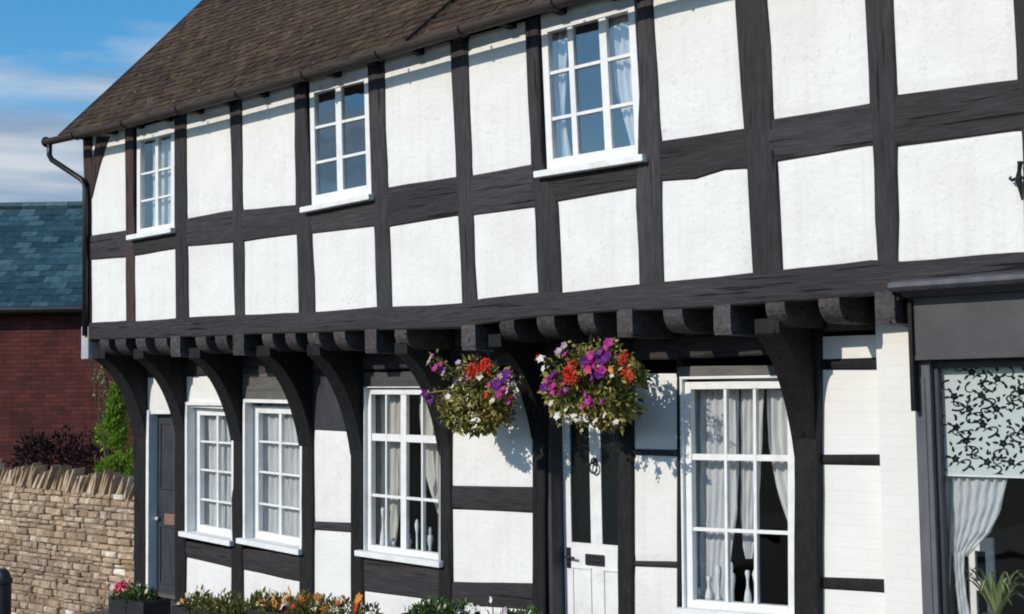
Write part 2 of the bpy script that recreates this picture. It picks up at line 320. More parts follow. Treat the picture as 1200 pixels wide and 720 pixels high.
def panel(q, y, parent, mat=None, name='plaster_panel', n=12, px=True, pill=.009):
    if px: q = [xz(a,b,y) for a,b in q]
    m = MB(); idx = {}
    ph = RND.uniform(0,6); W = (q[1]-q[0]).length; H = (q[3]-q[0]).length
    for j in range(n+1):
        for i in range(n+1):
            a, b = i/n, j/n; p = bil(q,a,b)
            ed = min(a*W, (1-a)*W, b*H, (1-b)*H)
            yy = y+pill*math.exp(-(ed/.03)) + .004*math.sin(3*p.x+ph)*math.sin(4*p.y+ph)
            m.v.append((p.x, yy, p.y))
    for j in range(n):
        for i in range(n):
            k = j*(n+1)+i; m.f.append((k, k+n+1, k+n+2, k+1))
    # skirt to the back
    ring = [i for i in range(n+1)]+[j*(n+1)+n for j in range(1,n+1)]+[n*(n+1)+i for i in range(n-1,-1,-1)]+[j*(n+1) for j in range(n-1,0,-1)]
    o = len(m.v)
    for r in ring: p = m.v[r]; m.v.append((p[0], y+.07, p[2]))
    k = len(ring)
    for i in range(k): m.f.append((ring[i], ring[(i+1)%k], o+(i+1)%k, o+i))
    return m.build(name, mat or M['plaster'], parent, smooth=False)

# ------------------------------------------------------------------ the house
house = thing('timber_framed_house', (0,0,0), 'black and white half-timbered house with overhanging upper storey and brown tiled roof', 'house')
ZT = 4.97
def top_ext(pl, z=ZT, Y=0):
    """px polyline -> xz polyline carried straight up to height z"""
    p = [xz(a,b,Y) for a,b in pl]; d = p[0]-p[1]; t = (z-p[0].y)/d.y
    return [p[0]+d*t]+p[1:] if abs(t) < 3 else p
def yat(poly, x):
    if x <= poly[0][0]: a, b = poly[0], poly[1]
    elif x >= poly[-1][0]: a, b = poly[-2], poly[-1]
    else:
        for a, b in zip(poly, poly[1:]):
            if a[0] <= x <= b[0]: break
    return a[1]+(b[1]-a[1])*(x-a[0])/(b[0]-a[0])
UP = [  # left edge, right edge (pixels on the facade plane, as read off the photograph)
 ([(97,165),(100,290),(103,400)], [(107,165),(106,300),(106,400)]),
 ([(146,155),(147,280),(147,390)], [(156,152),(157,280),(158,390)]),
 ([(204,145),(205,275),(206,390)], [(217,142),(219,260),(221,390)]),
 ([(269,128),(272,250),(275,385)], [(282,125),(284,250),(287,385)]),
 ([(344,105),(346,245),(350,380)], [(358,103),(365,262),(369,380)]),
 ([(430,82),(437,250),(441,375)], [(449,80),(454,235),(459,375)]),
 ([(527,55),(535,220),(541,370)], [(547,52),(553,220),(559,370)]),
 ([(614,25),(622,200),(626,245),(631,355)], [(630,25),(635,190),(653,236),(658,355)]),
 ([(744,-20),(750,100),(745,222),(749,345)], [(764,-20),(774,165),(775,213),(778,345)]),
 ([(860,-20),(871,150),(875,198),(882,340)], [(897,-20),(906,140),(911,190),(916,340)]),
 ([(1011,-20),(1018,120),(1022,170),(1029,352)], [(1045,-20),(1050,110),(1051,172),(1053,352)]),
 ([(1187,-20),(1192,93),(1197,153),(1201,330)], [(1225,-20),(1228,93),(1232,153),(1236,330)])]
for i, (l, r) in enumerate(UP):
    hewn('timber_post', top_ext(l), top_ext(r), -.004, .16, M['brown_post' if i < 2 else 'post'], house, px=False)
# rails: top edge and bottom edge per bay
RT = [[(103,277),(147,270)], [(147,283),(206,274)], [(219,256),(272,246)], [(284,246),(346,240)], [(353,250),(437,236)], [(453,220),(533,207)],
      [(553,205),(622,193)], [(622,212),(757,190)], [(774,165),(871,151)], [(906,140),(1018,121)], [(1050,111),(1192,93)]]
RB = [[(103,305),(147,302)], [(158,300),(205,292)], [(219,289),(273,284)], [(286,283),(347,275)], [(367,274),(437,265)], [(458,265),(538,253)],
      [(557,252),(626,243)], [(652,236),(744,220)], [(774,213),(820,210),(842,200),(875,198)], [(911,190),(1022,170)], [(1050,172),(1197,153)]]
BT = [[(103,381),(147,378)], [(158,379),(206,375)], [(221,374),(275,371)], [(288,371),(350,368)], [(370,367),(441,362)], [(460,362),(541,357)],
      [(562,352),(630,345)], [(658,345),(748,335)], [(778,332),(882,322)], [(915,319),(1028,305)], [(1052,308),(1200,298)]]
def px_at(edge, y):                       # x of an edge polyline at pixel row y
    return yat([(b,a) for a,b in edge], y)
def wide(pl, e=7):
    (x0,_),(x1,_) = pl[0], pl[-1]
    return [(x0-e, yat(pl,x0-e))]+pl[1:-1]+[(x1+e, yat(pl,x1+e))]
for i in range(11):
    hewn('timber_rail', wide(RT[i]), wide(RB[i]), 0.0 if i else -.001, .15, M['rail'], house, amp=.004)
    x0, x1 = BT[i][0][0], BT[i][1][0]
    e = 5
    # lower panel
    tl = (px_at(UP[i][1], RB[i][0][1])-e, RB[i][0][1]-9); tr = (px_at(UP[i+1][0], RB[i][-1][1])+e, RB[i][-1][1]-9)
    br = (px_at(UP[i+1][0], BT[i][1][1])+e, BT[i][1][1]+9); bl = (px_at(UP[i][1], BT[i][0][1])-e, BT[i][0][1]+9)
    panel([tl,tr,br,bl], .012, house)
    if i in (1,4,7): continue             # window bays
    tlz = top_ext(UP[i][1]); trz = top_ext(UP[i+1][0])
    bl = xz(px_at(UP[i][1], RT[i][0][1])-e, RT[i][0][1]+9, .012); br = xz(px_at(UP[i+1][0], RT[i][1][1])+e, RT[i][1][1]+9, .012)
    panel([tlz[0]+Vector((-.04,0)), trz[0]+Vector((.04,0)), br, bl], .012, house, px=False, n=10)
# left end: corner brace
hewn('corner_brace', [(112,160),(106,195),(100,232)], [(127,160),(116,195),(107,232)], -.002, .1, M['brown_post'], house)
# bressumer with its sag
bt = [(98,383)]+[p for b in BT for p in b]; bt = sorted(set(bt)); bb = [(98,399),(200,396),(300,392),(420,388),(540,384),(600,375),(660,369),(720,365),(850,359),(1000,346),(1055,342),(1215,331)]
bt2 = [(x,y-2) for x,y in bt]+[(1215,296)]
hewn('bressumer', bt2, bb, -.018, .16, M['rail'], house, amp=.005)
# upper wall beyond the photograph's right edge (out of frame)
xr = xz(1232,150)[0]; XEND = 13.0
panel([Vector((xr-.05,ZT)),Vector((XEND,ZT)),Vector((XEND,3.9)),Vector((xr-.05,3.9))], .012, house, px=False)
panel([Vector((xr-.05,3.7)),Vector((XEND,3.7)),Vector((XEND,2.85)),Vector((xr-.05,2.85))], .012, house, px=False)
hewn('timber_rail', [(xr-.05,3.92),(XEND,3.92)], [(xr-.05,3.68),(XEND,3.68)], 0, .15, M['rail'], house, px=False)
hewn('timber_rail', [(xr-.05,2.90),(XEND,2.90)], [(xr-.05,2.72),(XEND,2.72)], -.018, .15, M['rail'], house, px=False)
for x in (10.9, 11.9, 12.85): hewn('timber_post', [(x,ZT),(x,2.75)], [(x+.17,ZT),(x+.17,2.75)], -.004, .16, M['post'], house, px=False)
def bbz(px): return xz(px, yat(bb, px)).y
# wall core, floors, partition and rear
m = MB(); m.box(-.02,.06,.17,6.0,2.75,4.95); m.build('gable_wall', M['plaster'], house)
m = MB(); m.add([(-.02,.0,4.95),(-.02,6.3,4.95),(-.02,3.1,8.1),(.06,.0,4.95),(.06,6.3,4.95),(.06,3.1,8.1)],[(0,1,2),(3,5,4),(0,3,4,1),(1,4,5,2),(2,5,3,0)]); m.build('gable_wall', M['plaster'], house)
m = MB(); m.box(.0,.10,J+.16,6.0,-.6,2.74); m.build('end_wall', M['plaster'], house)
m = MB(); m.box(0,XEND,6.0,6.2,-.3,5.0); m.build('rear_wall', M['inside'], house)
m = MB(); m.box(XEND,XEND+.2,.0,6.2,-.3,5.0); m.build('end_wall', M['white_brick'], house)
m = MB(); m.add([(XEND+.1,.0,5.0),(XEND+.1,6.2,5.0),(XEND+.1,3.1,8.1),(XEND+.2,.0,5.0),(XEND+.2,6.2,5.0),(XEND+.2,3.1,8.1)],[(0,1,2),(3,5,4),(0,3,4,1),(1,4,5,2),(2,5,3,0)]); m.build('gable_wall', M['plaster'], house)
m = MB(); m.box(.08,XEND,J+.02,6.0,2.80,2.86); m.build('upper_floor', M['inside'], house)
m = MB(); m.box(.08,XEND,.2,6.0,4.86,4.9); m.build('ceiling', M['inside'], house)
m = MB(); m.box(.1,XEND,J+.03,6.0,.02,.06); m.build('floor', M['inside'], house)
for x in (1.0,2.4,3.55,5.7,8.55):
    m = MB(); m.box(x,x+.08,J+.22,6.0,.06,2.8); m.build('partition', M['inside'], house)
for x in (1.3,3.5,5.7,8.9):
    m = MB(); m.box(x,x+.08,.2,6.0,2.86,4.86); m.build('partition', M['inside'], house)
# jetty: soffit boards, joists, brackets
m = MB(); xe = xz(1050,360)[0]
for k in range(3): m.box(.0,xe,.05+k*.19,.05+k*.19+.185,2.79,2.80)
m.build('jetty_soffit', M['dark_board'], house)
JO = [(118,128,0),(136,148,0),(160,171,0),(182,196,0),(202,213,1),(230,242,0),(253,266,0),(275,288,1),(308,320,0),(335,347,0),(361,374,0),(392,405,0),(430,443,1),
      (463,477,0),(543,559,1),(586,603,0),(630,650,0),(678,696,0),(725,743,1),(778,800,0),(838,858,1),(898,920,0),(960,984,0),(1027,1050,1)]
for a, b, flat in JO:
    z1 = bbz((a+b)/2)+.01
    x0 = xz(a, yat(bb,a)+8, -.0).x; x1 = xz(b, yat(bb,b)+8, -.0).x
    h = .20 if flat else .17
    if flat: pr = [(-.022,0),(-.022,-h*.8),(-.012,-h),(J+.1,-h),(J+.1,0)]
    else:
        pr = [(-.008,0),(-.008,-.04)]+[(-.008+.15*(1-math.cos(t)), -.04-(h-.04)*math.sin(t)) for t in [math.radians(12*k) for k in range(1,8)]]+[(.16,-h),(J+.1,-h),(J+.1,0)]
    dz = RND.uniform(-.01,.01)
    rings = [[(x, y+RND.uniform(-.002,.002), z1+z*(1+dz)) for y,z in pr] for x in (x0,(x0+x1)/2,x1)]
    m = MB(); m.loft(rings); m.build('jetty_joist', M['joist'], house)
def brace(xa, xb, zb, ztip, zt, ytip, parent, w=1.0):
    pr = [(J+.01, zb)]
    n = 12
    for k in range(n+1):
        t = math.radians(90*k/n)                      # concave sweep from post face out to the tip
        f_ = k/n; e_ = .62; pr.append((J-.016-(J-.016-ytip)*((1-math.cos(t))*e_+f_*(1-e_)), zb+(ztip-zb)*(math.sin(t)*e_+f_*(1-e_))))
    pr += [(ytip, zt), (J+.01, zt)]
    m = MB(); m.loft([[(x, y, z) for y,z in pr] for x in (xa, (xa+xb)/2, xb)])
    return m.build('curved_brace', M['black'], parent, bevel=.006)
# ---- ground-floor frame on plane J
def gpost(a, b, yf=J-.02, mat='black', ztop=2.62, zb=-.1):
    x0, x1 = xz(a,600,J), xz(b,600,J)
    t0, t1 = xz(a,450,J), xz(b,450,J)
    def at(p,q,z): f = (z-p.y)/(q.y-p.y); return p.lerp(q,f)
    L = [at(x0,t0,ztop), at(x0,t0,zb)]; Rr = [at(x1,t1,ztop), at(x1,t1,zb)]
    hewn('timber_post', L, Rr, yf, J+.15, M[mat], house, amp=.003, px=False)
    return (x0.x, x1.x)
GP = [(158,172),(206,218),(272,285),(352,368),(412,427),(515,530),(625,640),(725,743),(935,964)]
xs = []
for i, (a, b) in enumerate(GP):
    xs.append(gpost(a, b, J-.02 if i < 8 else J-.06, 'black'))
gpost(793.5, 799, J-.012)
def zsof(i): return bbz([105,165,250,320,375,480,600,690,885][i])-.10
BZ = [1.78,1.84,1.76,1.72,1.68,1.72,1.85,1.85,1.66]
for i in range(9):
    if i == 7: continue
    brace(xs[i][0], xs[i][1], BZ[i]-.10, zsof(i)-.10, zsof(i)-.0, .03, house)
# wall plate and infill above it
for (a, b) in [(165,272),(272,415),(415,530),(530,640),(640,800),(800,945)]:
    x0, x1 = xz(a,450,J).x, xz(b,450,J).x
    hewn('wall_plate', [(x0,2.52),(x1,2.52)], [(x0,2.35),(x1,2.35)], J-.012, J+.14, M['dark_board' if a < 160 else 'rail'], house, px=False)
m = MB(); m.box(.1, 8.6, J+.03, J+.12, 2.5, 2.8); m.build('joist_infill', M['grey_board'], house)
def gp(q, **k): return panel(q, J+.006, house, **k)
def grail(t, b, mat='rail', yf=J-.006, name='timber_rail'): return hewn(name, t, b, yf, J+.13, M[mat], house, amp=.003, Y=J)
# bay of the dark door: lit white board and head
gp([(168,440),(212,440),(212,484),(168,482)])
# W1/W2 bays
grail([(214,634),(276,645)], [(214,652),(276,667)]); gp([(214,645),(276,660),(276,790),(214,780)])
gp([(214,440),(276,440),(276,480),(214,477)])
grail([(282,643),(356,652)], [(282,667),(356,683)]); gp([(282,660),(356,675),(356,800),(282,790)])
hewn('head_board', [(280,436),(358,436)], [(280,472),(358,475)], J-.004, J+.12, M['grey_board'], house, Y=J)
# narrow bay
hewn('head_board', [(364,436),(418,436)], [(364,504),(418,506)], J-.003, J+.12, M['dark_grey'], house, Y=J)
grail([(364,611),(418,613)], [(364,621),(418,624)]); gp([(364,498),(418,500),(418,618),(364,616)]); gp([(364,616),(418,618),(418,820),(364,800)])
# W3 bay
grail([(422,648),(520,660)], [(422,692),(520,705)]); gp([(422,685),(520,697),(520,840),(422,825)]); 
hewn('head_board', [(422,436),(520,436)], [(422,454),(520,456)], J-.003, J+.12, M['grey_paint'], house, Y=J)
# bay beside the white door
grail([(524,569),(632,571)], [(524,597),(632,601)]); grail([(524,682),(632,684)], [(524,708),(632,716)])
gp([(524,440),(632,440),(632,580),(524,580)]); gp([(524,590),(632,592),(632,692),(524,690)]); gp([(524,700),(632,705),(632,860),(524,850)])
grail([(738,526),(798,527)], [(738,533),(798,535)]); grail([(738,657),(798,659)], [(738,664),(798,666)])
gp([(738,438),(798,438),(798,530),(738,530)]); gp([(738,530),(798,531),(798,661),(738,660)]); gp([(738,660),(798,662),(798,880),(738,880)])
grail([(795,430),(940,428)], [(795,445),(940,446)], 'grey_board', J-.016)
gp([(795,712),(940,725),(940,900),(795,890)])
# white brick bay and pier at the right
gp([(955,395),(1045,392),(1045,900),(955,900)], mat=M['white_brick'], name='brick_panel', pill=0)
for t, b in (([(960,421),(1040,419)],[(960,434),(1040,433)]), ([(960,533),(1040,533)],[(960,545),(1040,546)]), ([(960,676),(1040,679)],[(960,690),(1040,695)])):
    hewn('timber_rail', t, b, J-.008, J+.1, M['black'], house, amp=.003, Y=J)
YP = J-.13
pa = xz(1029,500,YP).x; pb = xz(1082,500,YP).x
m = MB(); m.box(pa, pb, YP, J+.2, -.1, 2.80); m.build('brick_pier', M['white_brick'], house, bevel=.012)

# ---- windows
def window(q, Yf, setback, cols, rows, fw=.05, bars=None, liner=0.03, sill=None, glassm='glass', muntin=.022, bottom=None, casing=True, head=None, rwide=None):
    """q: opening in pixels on plane Yf (TL,TR,BR,BL). cols/rows: list of (fraction, width m) for bars"""
    q = [xz(a,b,Yf) for a,b in q]; W = (q[1]-q[0]).length; H = (q[3]-q[0]).length
    y = Yf+setback
    def uv(m_, u0,u1,v0,v1,y0,y1): m_.prism([bil(q,u0,v0),bil(q,u1,v0),bil(q,u1,v1),bil(q,u0,v1)], y0, y1)
    fr = MB(); a, b = fw/W, fw/H; bo = (bottom or fw)/H; hb = (head or fw)/H; a2 = (rwide or fw)/W
    uv(fr,0,a,0,1,y,y+.06); uv(fr,1-a2,1,0,1,y,y+.06); uv(fr,a,1-a2,0,hb,y,y+.06); uv(fr,a,1-a2,1-bo,1,y,y+.06)
    w = fr.build('window', M['white_paint'], house, bevel=.004)
    if casing:
        c = MB(); t = liner; A, B = t/W, t/H
        uv(c,-A,0,-B,1,Yf-.012,y+.05); uv(c,1,1+A,-B,1,Yf-.012,y+.05); uv(c,-A,1+A,-2*B,-B,Yf-.014,y+.05)
        c.build('casing', M['white_paint'], w, bevel=.003)
    g = MB()
    for f, wd in cols: uv(g, f-wd/W/2, f+wd/W/2, hb, 1-bo, y+.008, y+.05)
    for f, wd in rows:
        us = [a]+[x for f2,w2 in cols for x in (f2-w2/W/2, f2+w2/W/2)]+[1-a2]
        for k in range(0, len(us), 2): uv(g, us[k], us[k+1], f-wd/H/2, f+wd/H/2, y+.010, y+.048)
    g.build('glazing_bars', M['white_paint'], w, bevel=.003)
    p = MB(); pq = [bil(q,a*.8,hb*.8),bil(q,1-a*.8,hb*.8),bil(q,1-a*.8,1-bo*.8),bil(q,a*.8,1-bo*.8)]
    p.add([(c_.x,y+.03,c_.y) for c_ in pq],[(3,2,1,0)]); p.build('pane', M[glassm], w, fix=False)
    s = MB(); ov = .05/W; st = .05/H
    uv(s, -ov-.02/W, 1+ov, 1, 1+st, Yf-.07, y+.06); s.build('sill', M['white_paint'], w, bevel=.005)
    return w
# upper
window([(159,150),(203,138),(203,268),(159,276)], 0, .012, [(.52,.05)], [(.44,.022),(.69,.022)], fw=.06, glassm='glass_up', casing=False, head=.15)
window([(361,91),(430,74),(434,229),(364,243)], 0, .012, [(.48,.075)], [(.395,.026),(.665,.026)], fw=.058, glassm='glass_up', casing=False, bottom=.10, head=.15)
window([(632,17),(741,-14),(752,183),(640,201)], 0, .012, [(.31,.05),(.655,.065)], [(.385,.026),(.675,.026)], fw=.06, glassm='glass_up', casing=False, bottom=.09, head=.15)
# lower
window([(220,479),(272,480),(272,633),(220,623)], J-.01, .10, [(.48,.03)], [(.27,.02),(.50,.02),(.74,.02)], fw=.07, liner=.035)
window([(288,476),(352,478),(352,643),(288,631)], J-.01, .10, [(.48,.04)], [(.27,.02),(.50,.02),(.74,.02)], fw=.07, liner=.035)
window([(428,456),(516,456),(516,657),(428,645)], J-.01, .025, [(.25,.02),(.485,.07),(.73,.02)], [(.30,.065),(.66,.025)], fw=.05, liner=.01)
window([(800,448),(936,446),(937,722),(803,712)], J-.01, .02, [(.36,.024),(.615,.026)], [(.335,.045),(.655,.026)], fw=.055, liner=.02, rwide=.10)
# ---- doors
def rect(a, b, t, bo, Y): return xz(a,t,Y), xz(b,bo,Y)
x0, x1 = xs[0][1], xs[1][0]
yd = J+.10; zt = xz(185,486,yd).y
d = MB(); d.box(x0+.03, x1+.01, yd, yd+.05, .02, zt)
dd = d.build('door', M['dark_grey'], house)
tag(dd, 'dark grey panelled door with a letter plate')
p = MB(); wdt = x1-x0-.02
for z0, z1 in ((1.15, zt-.1),(.15,.75)):
    xa, xb = x0+.12, x1-.09
    p.box(xa-.02,xb+.02,yd-.012,yd-.001,z0,z0+.02); p.box(xa-.02,xb+.02,yd-.012,yd-.001,z1,z1+.02)
    p.box(xa-.02,xa,yd-.012,yd-.001,z0+.02,z1); p.box(xb,xb+.02,yd-.012,yd-.001,z0+.02,z1)
p.build('panel_moulding', M['dark_grey'], dd, bevel=.003)
a, b = rect(193,205,602,616,yd-.01); l = MB(); l.box(a.x,b.x,yd-.016,yd-.002,b.y,a.y); l.build('letter_plate', M['brass'], dd, bevel=.003)
h = MB(); c = on(184,608,yd-.03); h.lathe((c.x,c.y,c.z),[(.001,-.02),(.018,-.015),(.022,0),(.018,.015),(.001,.02)],10); h.build('door_knob', M['white_paint'], dd, smooth=True)
f = MB(); f.box(x0-.005,x0+.045,J-.012,yd+.04,0,zt+.05); f.box(x0+.045,x1+.02,J+.012,yd+.04,zt+.006,zt+.05); f.build('door_frame', M['white_paint'], house, bevel=.004)
# white door
x0, x1 = xs[6][1], xs[7][0]; yd = J+.17
zt = 2.02
d = MB()
gl0, gl1 = xz(669,600,yd).x, xz(692,600,yd).x; gm = (gl1-gl0); st = xz(705,600,yd).x-gl1; gr0 = gl1+st; gr1 = gr0+gm
dl = xz(660.5,600,yd).x; dr = gr1+(gl0-dl)
zg = xz(690,637,yd).y; zgt = zt-.14
d.box(dl,gl0,yd,yd+.05,.02,zt); d.box(gr1,dr,yd,yd+.05,.02,zt); d.box(gl1,gr0,yd,yd+.05,zg,zgt); d.box(gl0,gr1,yd,yd+.05,zgt,zt); d.box(gl0,gr1,yd,yd+.05,.02,zg)
dd = d.build('door', M['white_paint'], house); tag(dd, 'white door with two tall dark patterned glass lights')
for a, b in ((gl0,gl1),(gr0,gr1)):
    g = MB(); g.box(a,b,yd+.015,yd+.03,zg,zgt); g.build('door_glass', M['door_glass'], dd)
p = MB(); 
for xa, xb in ((gl0,gl1),(gr0,gr1)):
    for z0, z1 in ((.22,.72),):
        p.box(xa,xb,yd-.010,yd-.001,z0,z0+.018); p.box(xa,xb,yd-.010,yd-.001,z1,z1+.018); p.box(xa,xa+.018,yd-.010,yd-.001,z0+.018,z1); p.box(xb-.018,xb,yd-.010,yd-.001,z0+.018,z1)
p.build('panel_moulding', M['white_paint'], dd, bevel=.003)
a, b = rect(686,708,649,664,yd-.01); l = MB(); l.box(a.x,b.x,yd-.016,yd-.002,b.y,a.y); l.box(a.x+.03,b.x-.03,yd-.026,yd-.016,b.y+.03,b.y+.045); l.build('letter_plate', M['iron'], dd, bevel=.003)
k = MB(); c = on(697,548,yd-.01)
k.lathe((c.x,c.y-.012,c.z+.05),[(.001,-.03),(.022,-.02),(.026,0),(.02,.02),(.001,.03)],10)
k.tube([(c.x+.035*math.sin(t), c.y-.02, c.z-.0+.045*math.cos(t)) for t in [2*math.pi*i/14 for i in range(15)]], .008, 6)
k.build('door_knocker', M['iron'], dd, smooth=True)
hd = MB(); c = on(667,652,yd); hd.box(c.x-.018,c.x+.018,yd-.012,yd-.001,c.z-.09,c.z+.07); hd.tube([(c.x,yd-.001,c.z),(c.x,yd-.05,c.z),(c.x+.09,yd-.052,c.z-.004)], .010, 8)
hd.build('door_handle', M['iron'], dd, smooth=False)
j = MB(); j.box(x0-.002,dl-.004,J+.02,yd+.06,0,zt+.10); j.box(dr+.004,x1+.004,J+.02,yd+.06,0,zt+.10); j.box(dl-.004,dr+.004,J+.02,yd+.06,zt+.006,zt+.10)
j.build('door_frame', M['dark_grey'], house, bevel=.004)
hb = MB(); hb.box(x0-.01,x1+.01,J+.0,J+.12,zt+.102,2.40); hb.build('head_board', M['dark_board'], house)
hs = MB(); hs.box(x0,x1,J-.14,J+.2,-.05,.06); hs.build('door_step', M['kerb'], house, bevel=.01)
# ---- shopfront
YS = .10
fx0 = xz(1066,380,YS).x; fxe = 12.6
ft, fb = xz(1130,344,YS).y, xz(1130,421,YS).y
m = MB(); m.box(fx0,fxe,YS,YS+.10,fb,ft+.02); m.box(fx0,fxe,YS-.008,YS+.09,fb,fb+.03); m.build('shop_fascia', M['grey_paint'], house, bevel=.004)
cz = xz(1125,334,-.08).y
rings = []
for x in (fx0-.05, fxe+.05):
    rings.append([(x,.2,cz-.045),(x,YS-.03,cz-.045),(x,YS-.08,cz-.02),(x,-.06,cz-.012),(x,-.09,cz+.01),(x,-.09,cz+.035),(x,-.02,cz+.055),(x,.2,cz+.075)])
m = MB(); m.loft(rings); m.build('shop_cornice', M['grey_frame'], house, bevel=.003)
# console strip at the left end
a, b = xz(1063,345,YS-.02), xz(1073,482,YS-.02)
m = MB(); m.box(a.x,b.x,YS-.03,YS+.3,b.y,ft-.02); m.build('shop_console', M['black'], house, bevel=.005)
yp = .15
pl0, pl1 = xz(1075,560,yp).x, xz(1094,560,yp).x
for xa in (pl0, fxe-.2):
    m = MB(); m.box(xa,xa+(pl1-pl0),yp,yp+.25,-.05,fb+.01); m.box(xa-.012,xa+(pl1-pl0)+.012,yp-.02,yp+.2,-.05,.3); m.box(xa+.03,xa+(pl1-pl0)-.03,yp-.008,yp+.1,.4,fb-.1)
    m.build('shop_pilaster', M['grey_frame'], house, bevel=.006)
yw = yp+.05
wx0, wx1 = pl1, fxe-.2; wz0 = .52
w = MB(); w.box(wx0,wx0+.03,yw,yw+.06,wz0,fb); w.box(wx1-.06,wx1,yw,yw+.06,wz0,fb); w.box(wx0+.03,wx1-.06,yw,yw+.06,fb-.05,fb); w.box(wx0+.03,wx1-.06,yw,yw+.06,wz0,wz0+.06)
w.box((wx0+wx1)/2-.03,(wx0+wx1)/2+.03,yw,yw+.06,wz0+.06,fb-.05)
sw = w.build('shop_window', M['dark_grey'], house, bevel=.004)
p = MB(); p.add([(wx0+.02,yw+.03,wz0+.04),(wx1-.04,yw+.03,wz0+.04),(wx1-.04,yw+.03,fb-.03),(wx0+.02,yw+.03,fb-.03)],[(0,1,2,3)]); p.build('pane', M['glass'], sw, fix=False)
s = MB(); s.box(wx0,wx1,yp-.06,yw+.06,wz0-.06,wz0-.001); s.build('sill', M['grey_frame'], sw, bevel=.006)
m = MB(); m.box(wx0,wx1,yw,yw+.1,-.05,wz0-.062); m.build('stall_riser', M['grey_paint'], house, bevel=.004)
m = MB(); m.box(wx0,wx1,YS+.102,yw+.1,fb+.002,fb+.1); m.build('shop_soffit', M['dark_grey'], house)
m = MB(); m.box(wx1+.15,XEND+.1,.3,.5,-.1,2.9); m.build('brick_pier', M['white_brick'], house)
m = MB(); m.box(fx0,XEND,.203,.6,ft+.024,2.80); m.build('lintel_board', M['dark_board'], house)
# iron wall tie / bracket at the right edge
c = on(1199,210,-.03)
m = MB(); m.tube([(c.x-.065,-.035,c.z+.0),(c.x-.03,-.04,c.z+.006),(c.x+.2,-.045,c.z+.015)], .010, 8); m.tube([(c.x-.01,-.035,c.z+.10),(c.x-.02,-.05,c.z),(c.x-.0,-.035,c.z-.12)], [.018,.02,.014], 8)
m.tube([(c.x-.065,-.035,c.z),(c.x-.075,-.035,c.z+.012),(c.x-.065,-.035,c.z+.022)], .008, 6)
m.build('wall_tie', M['iron'], house)

# ---- roof
PH = math.radians(46); EY = -.20
def eave_z(x): 
    pts = [(-.3,4.965),(1.0,4.935),(3.1,4.935),(4.8,4.955),(6.2,4.985),(9,5.0),(13.4,5.0)]
    return yat(pts, x)
def roof_pt(x, s, h=0):                   # s up the slope, h off the surface
    sag = -.035*math.sin(s*.7)*(.6+.4*math.sin(x*.8+1)) 
    return Vector((x, EY+s*math.cos(PH)-h*math.sin(PH), eave_z(x)+s*math.sin(PH)+(h+sag)*math.cos(PH)))
rx0, rx1 = -.27, 13.4; SL = (3.1-EY)/math.cos(PH)
def tiles(mb, pt, x0, x1, s1, tw, ga, th, rnd, jit=1.0, miss=0.0):
    rows = int(s1/ga)
    for r in range(rows):
        s = r*ga; x = x0+(tw*.5 if r % 2 else 0)
        if r % 2: xs_ = [x0]+[x0+tw*.5+k*tw for k in range(int((x1-x0)/tw))]+[x1]
        else: xs_ = [x0+k*tw for k in range(int((x1-x0)/tw)+1)]+[x1]
        for a, b in zip(xs_, xs_[1:]):
            if b-a < .02: continue
            j = rnd.uniform(-.006,.006)*jit; hh = th*rnd.uniform(.8,1.35); g = .002; tl = rnd.uniform(-.004,.004)*jit
            A, B = pt(a+g,s+j,hh+tl), pt(b-g,s+j,hh-tl); C, D = pt(b-g,s+ga*1.25,.002), pt(a+g,s+ga*1.25,.002)
            A0, B0 = pt(a+g,s+j,-.004+hh-th), pt(b-g,s+j,-.004+hh-th)
            mb.add([A,B,C,D,A0,B0],[(0,1,2,3),(4,5,1,0),(4,0,3),(5,2,1)])
m = MB(); tiles(m, roof_pt, rx0, rx1, SL, .165, .105, .012, RND, 1.5)
roof = m.build('roof', M['tile'], house, fix=False)
m = MB(); n = 24
for i in range(n):
    xa, xb = rx0+(rx1-rx0)*i/n, rx0+(rx1-rx0)*(i+1)/n
    for k in range(6):
        sa, sb = SL*k/6, SL*(k+1)/6
        m.add([roof_pt(xa,sa,-.01),roof_pt(xb,sa,-.01),roof_pt(xb,sb,-.01),roof_pt(xa,sb,-.01)],[(0,1,2,3)])
m.build('roof_underlay', M['dark_board'], roof, fix=False)
rg = roof_pt(0,SL)
m = MB(); m.add([(rx0,3.1,rg.z),(rx1,3.1,rg.z),(rx1,6.5,4.9),(rx0,6.5,4.9)],[(0,3,2,1)]); m.build('rear_slope', M['tile'], roof, fix=False)
m = MB()
for k in range(45):
    x = rx0+k*.305; m.tube([(x,3.1,rg.z-.02),(x+.3,3.1,rg.z-.02)], .11, 10)
m.build('ridge_tiles', M['tile'], roof, smooth=False)
# verge undercloak (dark edge along the left slope)
m = MB(); m.loft([[roof_pt(rx0-.012,s,.016),roof_pt(rx0+.05,s,.0),roof_pt(rx0+.05,s,-.07),roof_pt(rx0-.012,s,-.07)] for s in [SL*k/20 for k in range(21)]]); m.build('verge_board', M['black'], roof)
# cable running down the slope
a = roof_pt(5.05,.02,.03); m = MB(); m.tube([roof_pt(5.05+.35*t, 1.0*t, .03) for t in (0,.25,.5,.75,1)], .014, 6); m.build('lead_strip', M['black'], roof)
# rafter feet
for k in range(27):
    m = MB(); x = -.05+k*.5; zz = eave_z(x); m.box(x,x+.07,-.14,.1,zz-.045,zz+.025); m.build('rafter_foot', M['black'], roof)
